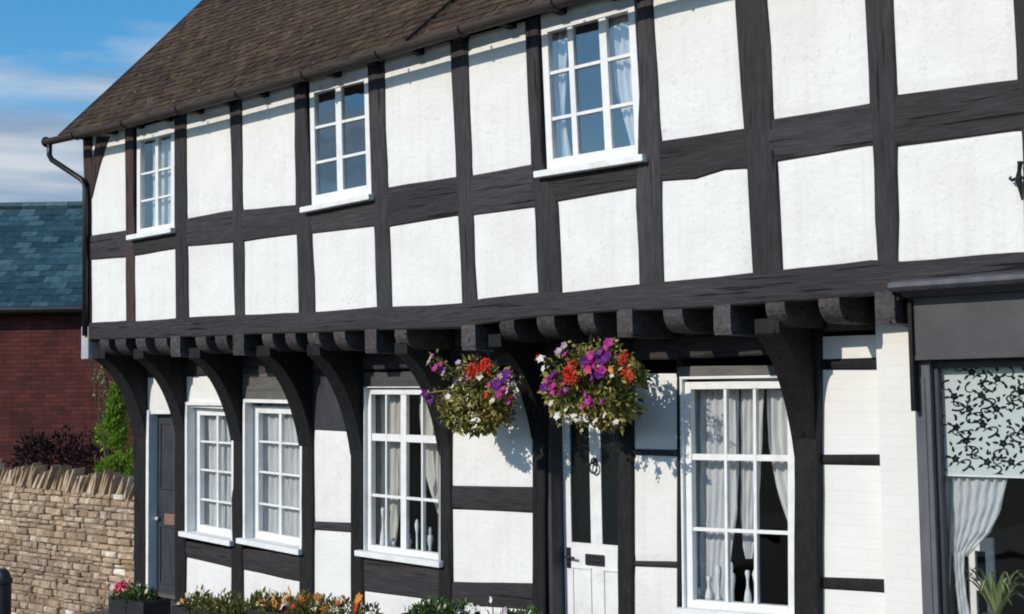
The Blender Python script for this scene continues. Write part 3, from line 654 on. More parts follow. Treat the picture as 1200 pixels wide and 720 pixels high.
# gutter (half-round, open on top) with brackets and swan neck
gy, gr = -.272, .058
def gz(x): return eave_z(x)-.040
gx0 = -.40
rings = []
for k in range(29):
    x = gx0+(13.4-gx0)*k/28
    out = [(x, gy-gr*math.cos(t), gz(x)-gr*math.sin(t)) for t in [math.pi*i/10 for i in range(11)]]
    inn = [(x, gy-(gr-.006)*math.cos(t), gz(x)-(gr-.006)*math.sin(t)) for t in [math.pi*i/10 for i in range(10,-1,-1)]]
    rings.append(out+inn)
m = MB(); m.loft(rings); gut = m.build('gutter', M['gutter'], house, smooth=False)
m = MB(); m.tube([(gx0+.002,gy,gz(gx0)-.02),(gx0-.012,gy,gz(gx0)-.02)], .058, 12); m.build('gutter_end', M['iron'], gut)
for k in range(15):
    x = .2+k*.92; z = gz(x); m = MB()
    m.tube([(x, gy-(gr+.006)*math.cos(t), z-(gr+.006)*math.sin(t)) for t in [math.pi*i/8 for i in range(9)]]+[(x,-.19,z+.012)], .008, 6)
    m.build('gutter_bracket', M['iron'], gut)
e = on(99,212,-.045)
m = MB(); g0 = gz(gx0)-.03
m.tube([(gx0+.06,gy,g0),(gx0+.06,gy,g0-.14),(gx0+.075,gy+.02,g0-.19),(e.x-.045,-.055,e.z+.02),(e.x+.0,-.045,e.z-.03),(e.x+.012,-.042,e.z-.10),(e.x+.03,-.042,2.80)], .030, 10)
m.build('downpipe', M['iron'], house, smooth=True)
a, b = xz(96,383,-.02), xz(104,421,-.02)
m = MB(); m.box(a.x,b.x,-.03,.1,b.y,a.y); m.build('post_foot', M['lead'], house, bevel=.01)

# ------------------------------------------------------------------ curtains and things in the windows
def curtain(name, Y, ys, lx, rx, folds, amp, mat, label, cat='curtain', nv=26, ph=0, group=None):
    """ys: pixel rows; lx, rx: left/right pixel edges at those rows, on plane Y"""
    nu = folds*8; vs = []; m = MB(); rows = list(zip(ys, lx, rx))
    L = resample([xz(a,y,Y) for y,a,_ in rows], nv); Rr = resample([xz(b,y,Y) for y,_,b in rows], nv)
    k = [RND.uniform(.7,1.3) for _ in range(nu+2)]
    W0_ = max((b-a).length for a,b in zip(L,Rr))
    for j in range(nv+1):
        for i in range(nu+1):
            u_ = i/nu; p = L[j].lerp(Rr[j], u_)
            w = (Rr[j]-L[j]).length/W0_
            y = Y+amp*(.35+.65*w)*(math.sin(2*math.pi*folds*u_+ph+.25*math.sin(5*u_+j*.12))*k[i//8])+.004*math.sin(j*.9+i)
            m.v.append((p.x, y, p.y))
    for j in range(nv):
        for i in range(nu):
            q = j*(nu+1)+i; m.f.append((q,q+nu+1,q+nu+2,q+1))
    b = L[-1]
    return solo(m, name, mat, label, cat, (b.x, Y, b.y), group, smooth=True, fix=False)
yu = .12; yl = J+.20
curtain('lace_curtain', yu, [150,270], [179,179], [206,206], 5, .010, M['lace'], 'white lace curtain in the right half of the small upstairs window nearest the gutter downpipe')
curtain('lace_curtain', yu, [25,80,140,200], [640,646,650,641], [668,664,662,672], 3, .015, M['lace'], 'narrow white curtain hanging at the left side of the largest upstairs window')
curtain('tied_curtain', yu, [5,60,110,150,185,200], [713,716,722,734,742,742], [760,760,762,762,762,762], 5, .02, M['lace'], 'white curtain swept back to the right side of the largest upstairs window')
curtain('net_curtain', J+.19, [478,630], [228,228], [277,277], 7, .014, M['net'], 'pale net curtain behind the window beside the dark grey door')
curtain('net_curtain', J+.19, [474,640], [296,296], [358,358], 8, .014, M['net'], 'pale net curtain behind the window between two curved braces with a grey board over it')
curtain('pleated_curtain', J+.165, [450,520,590,652], [428,428,428,428], [471,471,470,462], 6, .013, M['beige_cloth'], 'beige pleated curtain in the left half of the window left of the hanging baskets')
curtain('pleated_curtain', J+.165, [450,520,560,600,625], [491,493,499,512,521], [530,530,530,530,530], 4, .016, M['beige_cloth'], 'beige curtain drawn aside at the right of the window left of the hanging baskets')
curtain('voile_curtain', J+.16, [448,545,600,640,725], [808,808,808,810,812], [866,866,864,858,850], 7, .013, M['net'], 'pale grey voile curtain hanging straight down the left of the large ground floor casement window')
curtain('voile_curtain', J+.17, [448,545,600,640,655], [868,868,868,870,874], [896,892,888,884,882], 4, .014, M['net'], 'short grey voile curtain behind the middle panes of the large ground floor casement window')
curtain('voile_curtain', J+.16, [448,520,570,610,640], [898,900,909,922,932], [952,952,952,952,952], 5, .022, M['lace'], 'white voile curtain swept back at the right of the large ground floor casement window')
ysh = yw+.11
curtain('shop_curtain', ysh, [540,560,600,625,640,652], [1117,1117,1117,1116,1115,1116], [1182,1181,1172,1160,1145,1134], 6, .018, M['sheer'], 'white voile shop curtain gathered into a tie below the patterned blind')
curtain('shop_curtain', ysh-.01, [647,670,700,740], [1116,1118,1121,1126], [1131,1130,1133,1140], 3, .014, M['sheer'], 'pale trailing tail of voile hanging below the curtain tie in the shop window')
curtain('shop_curtain', ysh+.03, [436,560,620,740], [1098,1098,1098,1097], [1118,1118,1116,1112], 3, .014, M['net'], 'grey gauze strip hanging close to the left jamb of the shop window')
# tie band
# roller blind with leaf print
bx0, bz0 = xz(1101,500,ysh-.04).x, xz(1101,555,ysh-.04).y; bz1 = fb+.02
bl = thing('roller_blind', (bx0,ysh-.04,bz0), 'white roller blind printed with dark leaves and scrolls in the shop window', 'blind')
m = MB(); m.box(bx0,wx1-.06,ysh-.042,ysh-.038,bz0,bz1); m.build('blind_cloth', M['blind'], bl)
m = MB(); m.box(bx0,wx1-.06,ysh-.046,ysh-.034,bz0-.014,bz0-.001); m.build('bottom_bar', M['white_paint'], bl)
yb_ = ysh-.0435
def blob(mb, pts):                        # thin printed shape
    c = len(pts); mb.add([(p[0],yb_,p[1]) for p in pts]+[(p[0],yb_+.001,p[1]) for p in pts], [tuple(range(c))[::-1]]+[(i,(i+1)%c,(i+1)%c+c,i+c) for i in range(c)])
def leafshape(mb, x, z, ang, ln, wd):
    pts = []
    for k in range(12):
        t = 2*math.pi*k/12; a = math.cos(t)*ln/2; b = math.sin(t)*wd/2*(1-.35*math.cos(t))
        pts.append((x+a*math.cos(ang)-b*math.sin(ang), z+a*math.sin(ang)+b*math.cos(ang)))
    blob(mb, pts)
def ribbon(mb, pts, w):
    for k in range(len(pts)-1):
        a, b = Vector(pts[k]), Vector(pts[k+1]); d = (b-a); n_ = Vector((-d.y,d.x)).normalized()
        ww = w*(1-.6*k/len(pts)); w2 = w*(1-.6*(k+1)/len(pts))
        mb.add([(p.x,yb_,p.y) for p in (a-n_*ww, a+n_*ww, b+n_*w2, b-n_*w2)], [(0,1,2,3)])
m = MB(); PX, PZ = .19, .20
def motif(cx, cz, fl):
    q = .74; an0 = RND.uniform(-.5,.5)
    def T(x, z): x *= q*fl; z *= q; return (cx+x*math.cos(an0)-z*math.sin(an0), cz+x*math.sin(an0)+z*math.cos(an0))
    def lf(x, z, a, l, w): p = T(x,z); leafshape(m, p[0], p[1], (a if fl > 0 else math.pi-a)+an0, l*q, w*q)
    for k in range(5): t = k*1.2566; lf(.02*math.cos(t), .02*math.sin(t), t, .036, .028)
    for a in ((.055,.03,.5,.05,.022),(-.05,.035,2.5,.05,.022),(.05,-.045,-.6,.045,.022),(-.055,-.03,3.7,.05,.02),(.01,.08,1.4,.05,.022),(.115,.045,1.1,.045,.024),(-.12,-.05,2.2,.04,.02),(.10,-.10,.3,.035,.018),(-.1,.10,.9,.03,.018),(.13,-.03,2.4,.03,.016)): lf(*a)
    ribbon(m, [T(.02+.075*math.sin(t)+.01*t, -.06-.05*math.cos(t)*(1-t/7)) for t in [.3*i for i in range(16)]], .0065)
    ribbon(m, [T(-.08-.045*math.sin(t), .06+.05*math.cos(t)*(1-t/8)) for t in [.3*i for i in range(14)]], .0058)
r = 0; z = bz0+.09
while z < bz1-.03:
    x = bx0+.09+(PX/2 if r % 2 else 0); f = 1
    while x < wx1-.2:
        motif(x+RND.uniform(-.03,.03), z+RND.uniform(-.025,.025), f); x += PX*RND.uniform(.85,1.1); f = RND.choice((-1,1))
    z += PZ*.50; r += 1
m.v = [(min(max(p[0],bx0+.004),wx1-.065), p[1], min(max(p[2],bz0+.004),bz1-.004)) for p in m.v]
m.build('leaf_print', M['print'], bl, fix=False)
# white frame standing inside the shop window
yfv = ysh+.55
c0, c1 = xz(1133,640,yfv).x, xz(1163,640,yfv).x; zb_, zt_ = .52, xz(1150,630,yfv).y
st = thing('chair', (c0,yfv,.06), 'white wooden chair standing in the dark behind the shop window curtain', 'chair')
for nm, bx in (('leg',(c0,c0+.05,yfv,yfv+.05,.06,.5)),('leg',(c1-.05,c1,yfv,yfv+.05,.06,.5)),('leg',(c0,c0+.05,yfv+.36,yfv+.41,.06,.5)),('leg',(c1-.05,c1,yfv+.36,yfv+.41,.06,.5)),('seat',(c0-.01,c1+.01,yfv-.02,yfv+.43,.502,.54))):
    m = MB(); m.box(*bx); m.build(nm, M['white_paint'], st, bevel=.005)
m = MB(); m.box(c0,c0+.05,yfv,yfv+.04,.541,zt_); m.box(c1-.05,c1,yfv,yfv+.04,.541,zt_); m.box(c0+.05,c1-.05,yfv,yfv+.03,zt_-.09,zt_); m.box(c0+.05,c1-.05,yfv,yfv+.03,.8,.86); m.build('backrest', M['white_paint'], st, bevel=.005)
# sill ornaments
def ornament(px, py, Y, h, label, kind, group):
    b = on(px, py, Y); m = MB()
    if kind == 0: pr = [(.02,0),(.045,.01),(.05,.1),(.035,.35),(.018,.5),(.016,.72),(.03,.9),(.024,1)]
    elif kind == 1: pr = [(.03,0),(.035,.02),(.03,.3),(.05,.55),(.045,.7),(.02,.75),(.03,.87),(.02,.97),(.002,1)]
    else: pr = [(.03,0),(.032,.05),(.018,.15),(.016,.6),(.03,.75),(.034,.85),(.02,.95),(.01,1)]
    m.lathe(tuple(b), [(r_*.62, z_*h*.85) for r_, z_ in pr], 12)
    s_ = MB(); s_ = m
    solo(m, ('vase','figurine','candlestick')[kind], M['ornament'], label, 'ornament', tuple(b), group, smooth=True)
for i, (px, py, h, k, lb) in enumerate([(449,642,.42,0,'tall white vase on the sill at the left of the window left of the baskets'),(461,644,.12,1,'smallest white figurine low on the sill beside the tall white vase'),
      (479,648,.20,1,'white figurine on the sill just right of the middle mullion left of the baskets'),(489,650,.36,2,'white candlestick behind the thin right glazing bar, window left of the baskets'),(504,652,.30,1,'white figurine at the right end of the sill, window left of the baskets')]):
    ornament(px, py, J+.105, h, lb, k, 'white ornaments on the window sills')
for i, (px, py, h, k, lb) in enumerate([(818,702,.10,1,'squat white figurine at the left end of the large casement window sill'),(831,703,.20,0,'white vase below the grey voile, second from left on the large casement sill'),(842,704,.30,2,'white candlestick left of the first glazing bar of the large casement window'),
      (858,706,.34,1,'tallest white figurine on the sill of the large casement window'),(877,708,.28,0,'white vase left of the second glazing bar of the large casement window'),(886,709,.30,2,'white candlestick right of the second glazing bar of the large casement window')]):
    ornament(px, py, J+.14, h, lb, k, 'white ornaments on the window sills')

# ------------------------------------------------------------------ plants
def rdir(r=RND):
    while True:
        v = Vector((r.uniform(-1,1), r.uniform(-1,1), r.uniform(-1,1)))
        if .05 < v.length < 1: return v.normalized()
def leaf(mb, p, d, n, L_, w):
    d = d.normalized(); s = d.cross(n); s = s.normalized() if s.length > .01 else Vector((1,0,0)); n = s.cross(d)
    mb.add([p, p+d*L_*.5+s*w*.5+n*L_*.08, p+d*L_-n*L_*.1, p+d*L_*.5-s*w*.5+n*L_*.08], [(0,1,2),(0,2,3)])
def bloom(mb, p, n, r, kind='petunia', rnd=RND):
    n = n.normalized(); a = n.cross(Vector((.3,.2,1))).normalized(); b = n.cross(a); t0 = rnd.uniform(0,6)
    if kind == 'petunia':
        ring = []; K = 15
        for k in range(K):
            t = t0+2*math.pi*k/K; rr = r*(.86+.14*math.cos(5*(t-t0))); ring.append(p+(a*math.cos(t)+b*math.sin(t))*rr+n*(r*.25+.1*r*math.cos(10*(t-t0))))
        mb.add([p-n*r*.3]+ring, [(0,1+k,1+(k+1)%K) for k in range(K)])
    elif kind == 'cluster':                # geranium head: many small petals over a dome
        for k in range(46):
            d = rdir(rnd); d = d if d.dot(n) > -.2 else -d
            q = p+d*r*.85; s = rdir(rnd)
            leaf(mb, q, (d*.35+s).normalized(), d, r*.5, r*.42)
    else:
        for k in range(5):
            t = t0+2*math.pi*k/5; d = a*math.cos(t)+b*math.sin(t); leaf(mb, p, (d+n*.25), n, r, r*.8)
OUT = Vector((-.15,-.9,.35)).normalized()
def basket(cx, cy, Y, rad, label, blooms, dens, seed):
    rnd = random.Random(seed); c = on(cx, cy, Y); root = thing('hanging_basket', (c.x, c.y, c.z-.35), label, 'hanging basket', 'hanging flower baskets under the jetty')
    m = MB(); br = rad*.5
    m.lathe((c.x+.06,c.y+.06,c.z-.10), [(.02,-br),(br*.55,-br*.85),(br*.85,-br*.5),(br,0),(br*.9,.01),(.02,.0)], 20); m.build('basket', M['coir'], root, smooth=False)
    for k in range(3):
        t = .5+k*2.094; m = MB(); top = Vector((c.x,c.y,2.63)); a = Vector((c.x+br*math.cos(t), c.y+br*math.sin(t), c.z-.05))
        n_ = 16
        for i in range(n_): m.tube([a.lerp(top,(i+.05)/n_), a.lerp(top,(i+.95)/n_)], .005 if i%2 else .008, 5)
        m.build('chain', M['iron'], root)
    m = MB(); m.tube([(c.x,c.y,2.62),(c.x,c.y,2.68),(c.x,c.y+.02,2.72)], .008, 6); m.build('hook', M['iron'], root)
    m = MB()
    lumps = [(Vector((rnd.gauss(0,.45), rnd.gauss(0,.4), rnd.gauss(-.14,.36)))*rad, rad*rnd.uniform(.25,.5)) for _ in range(21)]
    for k in range(dens):
        lc, lr = lumps[rnd.randrange(len(lumps))]
        d = rdir(rnd); o = lc+d*lr*rnd.uniform(.55,1.05)
        if o.length > rad*1.1: o = o*(rad*1.1/o.length)
        o.y = max(o.y, -.36)
        if c.y+o.y > J-.06: o.y = J-.06-c.y
        p = c+o; dd = (d+rdir(rnd)*.8+Vector((0,-.2,-.25))).normalized()
        leaf(m, p, dd, (OUT+rdir(rnd)*.8).normalized(), rnd.uniform(.03,.065)*(1.6 if k % 9 == 0 else 1), rnd.uniform(.015,.034)*(1.7 if k % 9 == 0 else 1))
    for k in range(9):                     # trailing sprays
        t = rnd.uniform(0,6.28); p = c+Vector((math.cos(t)*rad*.6, math.sin(t)*rad*.5, -.1))
        if p.y > J-.1: p.y = J-.12
        v = Vector((math.cos(t)*.4, math.sin(t)*.3-.1, -.4)); L_ = rnd.randint(6,13)
        for i in range(L_):
            p = p+v.normalized()*.016+rdir(rnd)*.006; v.z -= .06
            leaf(m, p, rdir(rnd)+Vector((0,0,-.3)), OUT, rnd.uniform(.025,.045), rnd.uniform(.012,.024))
    m.build('foliage', M['basket_leaf'], root, fix=False)
    shoots = []; more = []
    for (px, py, r, colr, kind) in blooms:
        if kind == 'petunia':
            for _ in range(2): more.append((px+rnd.uniform(-9,9), py+rnd.uniform(-8,8), r*rnd.uniform(.6,.85), colr if rnd.random() < .6 else rnd.choice(['magenta','purple','magenta','pink']), kind))
        elif kind == 'star' and colr in ('pale','white_petal') and rnd.random() < .5: more.append((px+rnd.uniform(-14,14), py-rnd.uniform(4,16), .032, rnd.choice(['magenta','purple','lilac','red']), 'petunia'))
        elif kind == 'cluster': more.append((px+rnd.uniform(-6,6), py+rnd.uniform(-5,5), r*.7, colr, kind))
    for (px, py, r, colr, kind) in blooms+more:
        p = on(px, py, Y-.27-rnd.uniform(0,.07)); m = MB(); bloom(m, p, OUT+rdir(rnd)*.45, r*1.0, kind, rnd); shoots.append(p)
        m.build('flower', M[colr], root, fix=False)
    m = MB()
    for p in shoots:
        a = c+Vector((0,-.05,.0)); mid = a.lerp(p,.6)+Vector((0,.03,.05)); pts = [a.lerp(mid,t).lerp(mid.lerp(p,t),t) for t in [i/8 for i in range(9)]]
        pts[-1] = p+Vector((0,.008,0)); m.tube(pts, .004, 5)
        for i in range(14):
            q = pts[min(8,3+i//2)]-OUT*.02+rdir(rnd)*.035; leaf(m, q, rdir(rnd), (OUT+rdir(rnd)*.6).normalized(), rnd.uniform(.03,.055), rnd.uniform(.014,.026))
    m.build('shoots', M['basket_leaf'], root, fix=False)
    m = MB()
    for k in range(12):
        d = rdir(rnd); d.y = -abs(d.y); p = c+Vector((d.x*rad*.95, d.y*rad*.85, d.z*rad*.85-.02)); bloom(m, p, OUT+rdir(rnd)*.5, rnd.uniform(.012,.022), 'star', rnd)
    tag(m.build('small_flowers', M['pale'], root, fix=False), kind='stuff')
basket(565,461,.10,.305, 'smaller hanging basket of red and purple flowers over the plaster beside the white door',
   [(557,434,.062,'red','cluster'),(571,430,.06,'red','cluster'),(562,441,.04,'pale','star'),(540,432,.035,'lilac','star'),(588,443,.05,'purple','petunia'),(583,450,.045,'purple','petunia'),(596,440,.045,'purple','petunia'),
    (503,424,.04,'lilac','petunia'),(510,432,.035,'magenta','petunia'),(587,464,.045,'magenta','petunia'),(577,470,.03,'pale','star'),(525,465,.03,'white_petal','star'),(531,453,.028,'white_petal','star'),(505,468,.045,'purple','petunia'),(594,458,.03,'white_petal','star'),(600,465,.035,'magenta','petunia'),(537,425,.03,'lilac','star'),(548,446,.035,'purple','petunia'),(574,451,.03,'magenta','petunia'),(520,438,.03,'lilac','petunia')], 2900, 3)
basket(697,459,.10,.335, 'hanging basket of magenta, red and purple flowers in front of the white door top',
   [(673,434,.062,'red','cluster'),(671,443,.05,'red','cluster'),(733,419,.042,'red','cluster'),(736,438,.045,'red','cluster'),(711,409,.05,'magenta','petunia'),(703,415,.052,'purple','petunia'),(695,422,.052,'magenta','petunia'),(690,431,.05,'purple','petunia'),(700,428,.05,'magenta','petunia'),(703,438,.05,'purple','petunia'),
    (709,422,.045,'purple','petunia'),(686,424,.042,'purple','petunia'),(642,448,.05,'magenta','petunia'),(649,440,.048,'purple','petunia'),(645,456,.045,'purple','petunia'),(652,455,.035,'magenta','petunia'),(662,459,.04,'purple','petunia'),(690,470,.04,'magenta','petunia'),(672,428,.035,'orange','star'),(716,433,.03,'orange','star'),(655,412,.035,'lilac','petunia'),(653,488,.035,'white_petal','star'),(646,473,.03,'pale','star'),
    (677,492,.035,'pale','star'),(698,494,.035,'pale','star'),(709,487,.03,'pale','star'),(722,495,.03,'pale','star'),(664,480,.03,'white_petal','star'),(718,440,.03,'pale','star'),(634,421,.04,'white_petal','star'),(637,432,.03,'white_petal','star')], 3400, 5)
def shrub(name, base, rx_, ry_, z0, z1, n, mat, label, cat, seed, leafsz=.05, cone=False, group=None, up_=.3):
    rnd = random.Random(seed); root = thing(name, base, label, cat, group); bx_, by_, bz_ = base
    m = MB(); tp = Vector((bx_,by_,z1-.15)); m.tube([base,Vector(base).lerp(tp,.5)+Vector((.02,.01,0)),tp], [.04,.03,.012], 7)
    for k in range(8):
        t = rnd.uniform(0,6.28); h = rnd.uniform(.2,.75); p = Vector(base).lerp(tp,h); m.tube([p, p+Vector((math.cos(t)*rx_*.6,math.sin(t)*ry_*.6,.15))], [.014,.006], 5)
    m.build('trunk', M['bark'], root)
    m = MB(); lumps = []
    for k in range(42):
        h = rnd.uniform(0,1); w = (1-h)**.75 if cone else math.sin(math.pi*(.12+.8*h))**.6
        t = rnd.uniform(0,6.28); rr = rnd.uniform(.3,.95)*w
        lumps.append((Vector((bx_+math.cos(t)*rr*rx_, by_+math.sin(t)*rr*ry_, z0+(z1-z0)*h)), (.16+.28*rnd.random())*min(rx_,.7)*(.4+.6*w)))
    for k in range(n):
        lc, lr = rnd.choice(lumps); d = rdir(rnd); p = lc+Vector((d.x,d.y,d.z*1.3))*lr*rnd.uniform(.5,1.1)
        leaf(m, p, d+Vector((0,0,up_))+rdir(rnd)*.5, rdir(rnd), leafsz*rnd.uniform(.6,1.4), leafsz*.5*rnd.uniform(.6,1.3))
    m.build('foliage', mat, root, fix=False)
c = on(138,500,1.0); zt_ = on(147,440,1.0).z
shrub('conifer_shrub', (c.x,c.y,-.5), .42, .32, .2, zt_, 9500, M['conifer'], 'bright green cone shaped evergreen between the stone wall and the house', 'evergreen', 21, .055, True, up_=.9)
c = on(60,520,3.2); 
shrub('dark_shrub', (c.x,c.y,-.8), .95, .8, .2, on(60,518,3.2).z, 5200, M['wine_leaf'], 'dark wine red shrub behind the stone wall at its left', 'shrub', 22, .07)
c = on(112,520,2.6)
shrub('dark_shrub', (c.x,c.y,-.6), .5, .5, .2, on(110,516,2.6).z, 2600, M['wine_leaf'], 'smaller wine red shrub crowded against the bright green evergreen', 'shrub', 23, .06)
# withered climber hanging by the corner
rnd = random.Random(31); root = thing('climbing_plant', tuple(on(118,560,1.0)), 'half withered climber with yellowish leaves hanging beside the first curved brace', 'climber')
m = MB(); ml = MB()
for k in range(5):
    p = on(112+k*3, 432+rnd.uniform(-6,6), 1.0); q = on(122+k*3, 560, 1.0); pts = [q.lerp(p,t)+Vector((.03*math.sin(6*t+k),.02*math.cos(5*t+k),0)) for t in [i/8 for i in range(9)]]
    m.tube(pts, .007, 5)
    for i in range(26):
        t = rnd.uniform(.62,1); pp = q.lerp(p,t)+rdir(rnd)*rnd.uniform(0,.06); leaf(ml, pp, rdir(rnd)+Vector((0,0,-.4)), OUT+rdir(rnd)*.7, rnd.uniform(.03,.065), rnd.uniform(.02,.04))
m.build('stem', M['bark'], root); ml.build('foliage', M['dry_leaf'], root, fix=False)
# planters along the front
def planter(pa, pb, py, Y, label, leafm, flowers, seed, hgt=.12, nleaf=700, rim=True):
    rnd = random.Random(seed); a = on(pa,py,Y); b = on(pb,py,Y); zt = (a.z+b.z)/2; zt = max(.22, zt)
    root = thing('planter', ((a.x+b.x)/2, Y+.14, .0), label, 'planter', 'flower planters along the house front')
    m = MB(); x0,x1 = a.x,b.x; t = .022
    m.box(x0,x1,Y,Y+t,.03,zt); m.box(x0,x1,Y+.28-t,Y+.28,.03,zt); m.box(x0,x0+t,Y+t,Y+.28-t,.03,zt); m.box(x1-t,x1,Y+t,Y+.28-t,.03,zt); m.box(x0+t,x1-t,Y+t,Y+.28-t,.03,.06)
    for xx in (x0+.04,x1-.10): m.box(xx,xx+.06,Y+.03,Y+.25,0,.029)
    n = max(2,int((x1-x0)/.3))
    for k in range(1,n): xx = x0+(x1-x0)*k/n; m.box(xx-.012,xx+.012,Y-.006,Y-.0005,.03,zt-.005)
    m.build('trough', M['trough'], root, bevel=.004)
    m = MB(); m.box(x0+t+.001,x1-t-.001,Y+t+.001,Y+.28-t-.001,.2*zt,zt-.03); m.build('soil', M['soil'], root)
    m = MB(); mounds = [(rnd.uniform(x0+.02,x1-.02), rnd.uniform(.55,1.2)) for _ in range(max(4,int((x1-x0)*7)))]
    for k in range(nleaf):
        mx_, mh = rnd.choice(mounds); d = rdir(rnd); d.z = abs(d.z)
        p = Vector((mx_+d.x*.11, Y+.14+d.y*.13, zt-.03+d.z*hgt*mh*rnd.uniform(.5,1)))
        leaf(m, p, d+Vector((0,-.1,.4))+rdir(rnd)*.7, OUT+rdir(rnd), rnd.uniform(.03,.06), rnd.uniform(.012,.03))
    m.build('foliage', leafm, root, fix=False)
    for (px, py_, r, colr, kind) in flowers:
        p = on(px, py_, Y+.05+rnd.uniform(0,.12)); m = MB(); bloom(m, p, OUT+rdir(rnd)*.5, r, kind, rnd)
        m.tube([p-OUT*.005, Vector((p.x+.02,p.y+.05,zt-.03))], .004, 4) if False else None
        m.build('flower', M[colr], root, fix=False)
        sm = MB(); sm.tube([(p.x,p.y+.01,p.z-.01),(p.x+.012,Y+.14,zt-.04)], .004, 5); sm.build('stem', M['green_leaf'], root)
YQ = -.95
fl = [(146,690,.075,'pink','cluster'),(140,694,.05,'pink','cluster'),(132,688,.035,'pale','star'),(126,683,.03,'pale','star'),(162,688,.035,'pale','star'),(163,698,.03,'pale','star'),(172,693,.03,'pale','star')]
planter(127,168,703,YQ, 'dark planter holding one bright pink geranium head by the stone wall', M['green_leaf'], fl, 41, .14, 520)
R2 = random.Random(77)
fl = [(R2.uniform(205,272), R2.uniform(693,712), R2.uniform(.02,.035), R2.choice(['pale','orange','pale']), 'star') for _ in range(14)]
planter(200,274,716,YQ, 'planter of yellow-green foliage below the window beside the dark door', M['marigold_leaf'], fl, 42, .20, 900)
fl = [(R2.uniform(300,428), R2.uniform(699,718), R2.uniform(.025,.045), R2.choice(['orange','orange','orange','pale','red']), R2.choice(['cluster','star'])) for _ in range(42)]
fl += [(339,690,.03,'orange','star'),(310,697,.03,'pale','star'),(322,696,.025,'pale','star'),(352,706,.04,'orange','cluster')]
planter(288,436,724,YQ, 'long planter of orange and yellow marigolds under the narrow plaster bay', M['marigold_leaf'], fl, 43, .17, 1500)
fl = [(R2.uniform(470,598), R2.uniform(710,722), R2.uniform(.015,.027), R2.choice(['white_petal','white_petal','lilac']), 'petunia') for _ in range(34)]
fl += [(576,703,.028,'white_petal','petunia'),(541,712,.03,'white_petal','petunia'),(535,714,.028,'lilac','petunia'),(560,714,.028,'white_petal','petunia')]
planter(470,604,728,YQ, 'planter of white petunias below the plaster bay left of the white door', M['green_leaf'], fl, 44, .15, 1300)
# spider plant in the shop window
rnd = random.Random(51); c = on(1168,722,yw+.25)
root = thing('spider_plant', (c.x,c.y,wz0+.0), 'pale striped spider plant in a pot on the shop window ledge', 'pot plant')
m = MB(); m.lathe((c.x,c.y,wz0+.06), [(.06,0),(.075,.12),(.085,.13),(.085,.15),(.07,.15),(.065,.13),(.001,.13)], 18); m.build('pot', M['terracotta'], root)
m = MB()
for k in range(34):
    t = rnd.uniform(0,6.28); L_ = rnd.uniform(.22,.42); d = Vector((math.cos(t)*.8,math.sin(t)*.45,0)); p0 = Vector((c.x,c.y,wz0+.19)); pts = []
    hh = rnd.uniform(.12,.26)
    for i in range(9):
        s = i/8; pts.append(p0+d*L_*s+Vector((0,0,hh*math.sin(s*2.3)*1.15)))
    s_ = Vector((-math.sin(t),math.cos(t),0)); vv = []; ff = []
    for i, p in enumerate(pts):
        w = .011*(1-(i/8)**2)+.001; vv += [p-s_*w, p+s_*w]
        if i: ff.append((2*i-2,2*i-1,2*i+1,2*i))
    m.add(vv, ff)
m.build('foliage', M['spider'], root, fix=False)
m = MB(); m.box(wx0,wx1,yw+.065,yw+.55,wz0,wz0+.05); m.build('window_ledge', M['white_paint'], house)

# ------------------------------------------------------------------ stone wall
def gnd(x): return 0.0 if x > .6 else .36*(x-.6)
YWL = .66
sw_ = thing('stone_wall', (-4,YWL,gnd(-4)), 'buff rubble stone garden wall with upright coping stones beside the house', 'wall')
rnd = random.Random(61)
def wtop(x): return 1.04-.03*x if x > -3.5 else 1.145
m = MB(); m.add([(0.03,YWL+.03,-.1),(-9,YWL+.03,gnd(-9)-.1),(-9,YWL+.03,wtop(-9)),(-3.5,YWL+.03,wtop(-3.5)),(.03,YWL+.03,wtop(0)),(0.03,YWL+.38,-.1),(-9,YWL+.38,gnd(-9)-.1),(-9,YWL+.38,wtop(-9)),(-3.5,YWL+.38,wtop(-3.5)),(.03,YWL+.38,wtop(0))],
    [(0,1,2,3,4),(9,8,7,6,5),(4,3,8,9),(3,2,7,8),(1,0,5,6),(0,4,9,5),(2,1,6,7)])
m.build('mortar_core', M['mortar'], sw_)
m = MB()
def stone(mb, x0,x1,z0,z1,yf,yb):
    j = lambda s=.008: rnd.uniform(-s,s)
    cx_, cz_ = (x0+x1)/2, (z0+z1)/2; a = .82
    ring_b = [(x0+j(.003),yb,z0+j(.003)),(x1+j(.003),yb,z0+j(.003)),(x1+j(.003),yb,z1+j(.003)),(x0+j(.003),yb,z1+j(.003))]
    ring_m = [(x0+j(.004),yf+.014,z0+j(.004)),(x1+j(.004),yf+.014,z0+j(.004)),(x1+j(.004),yf+.014,z1+j(.004)),(x0+j(.004),yf+.014,z1+j(.004))]
    ring_f = [(x0+.012+abs(j()),yf+j(),z0+.010+abs(j(.005))),(x1-.012-abs(j()),yf+j(),z0+.010+abs(j(.005))),(x1-.012-abs(j()),yf+j(),z1-.010-abs(j(.005))),(x0+.012+abs(j()),yf+j(),z1-.010-abs(j(.005)))]
    mb.loft([ring_b,ring_m,ring_f])
z = -1.9
while z < 1.25:
    h = rnd.uniform(.04,.09); x = .0+rnd.uniform(-.1,0)
    if z+h > 1.20: break
    while x > -8.95:
        w = rnd.uniform(.07,.25); hh = h*rnd.uniform(.8,1.0)
        if z > gnd(x)-.15 and z+h < wtop(x)+.02:
            stone(m, x-w+.006, x-.004, z+.003+rnd.uniform(-.006,.006), z+hh-.003+rnd.uniform(-.006,.006), YWL+rnd.uniform(-.022,.015), YWL+.1)
        x -= w
    z += h
m.build('rubble_face', M['stone'], sw_)
m = MB(); x = .02
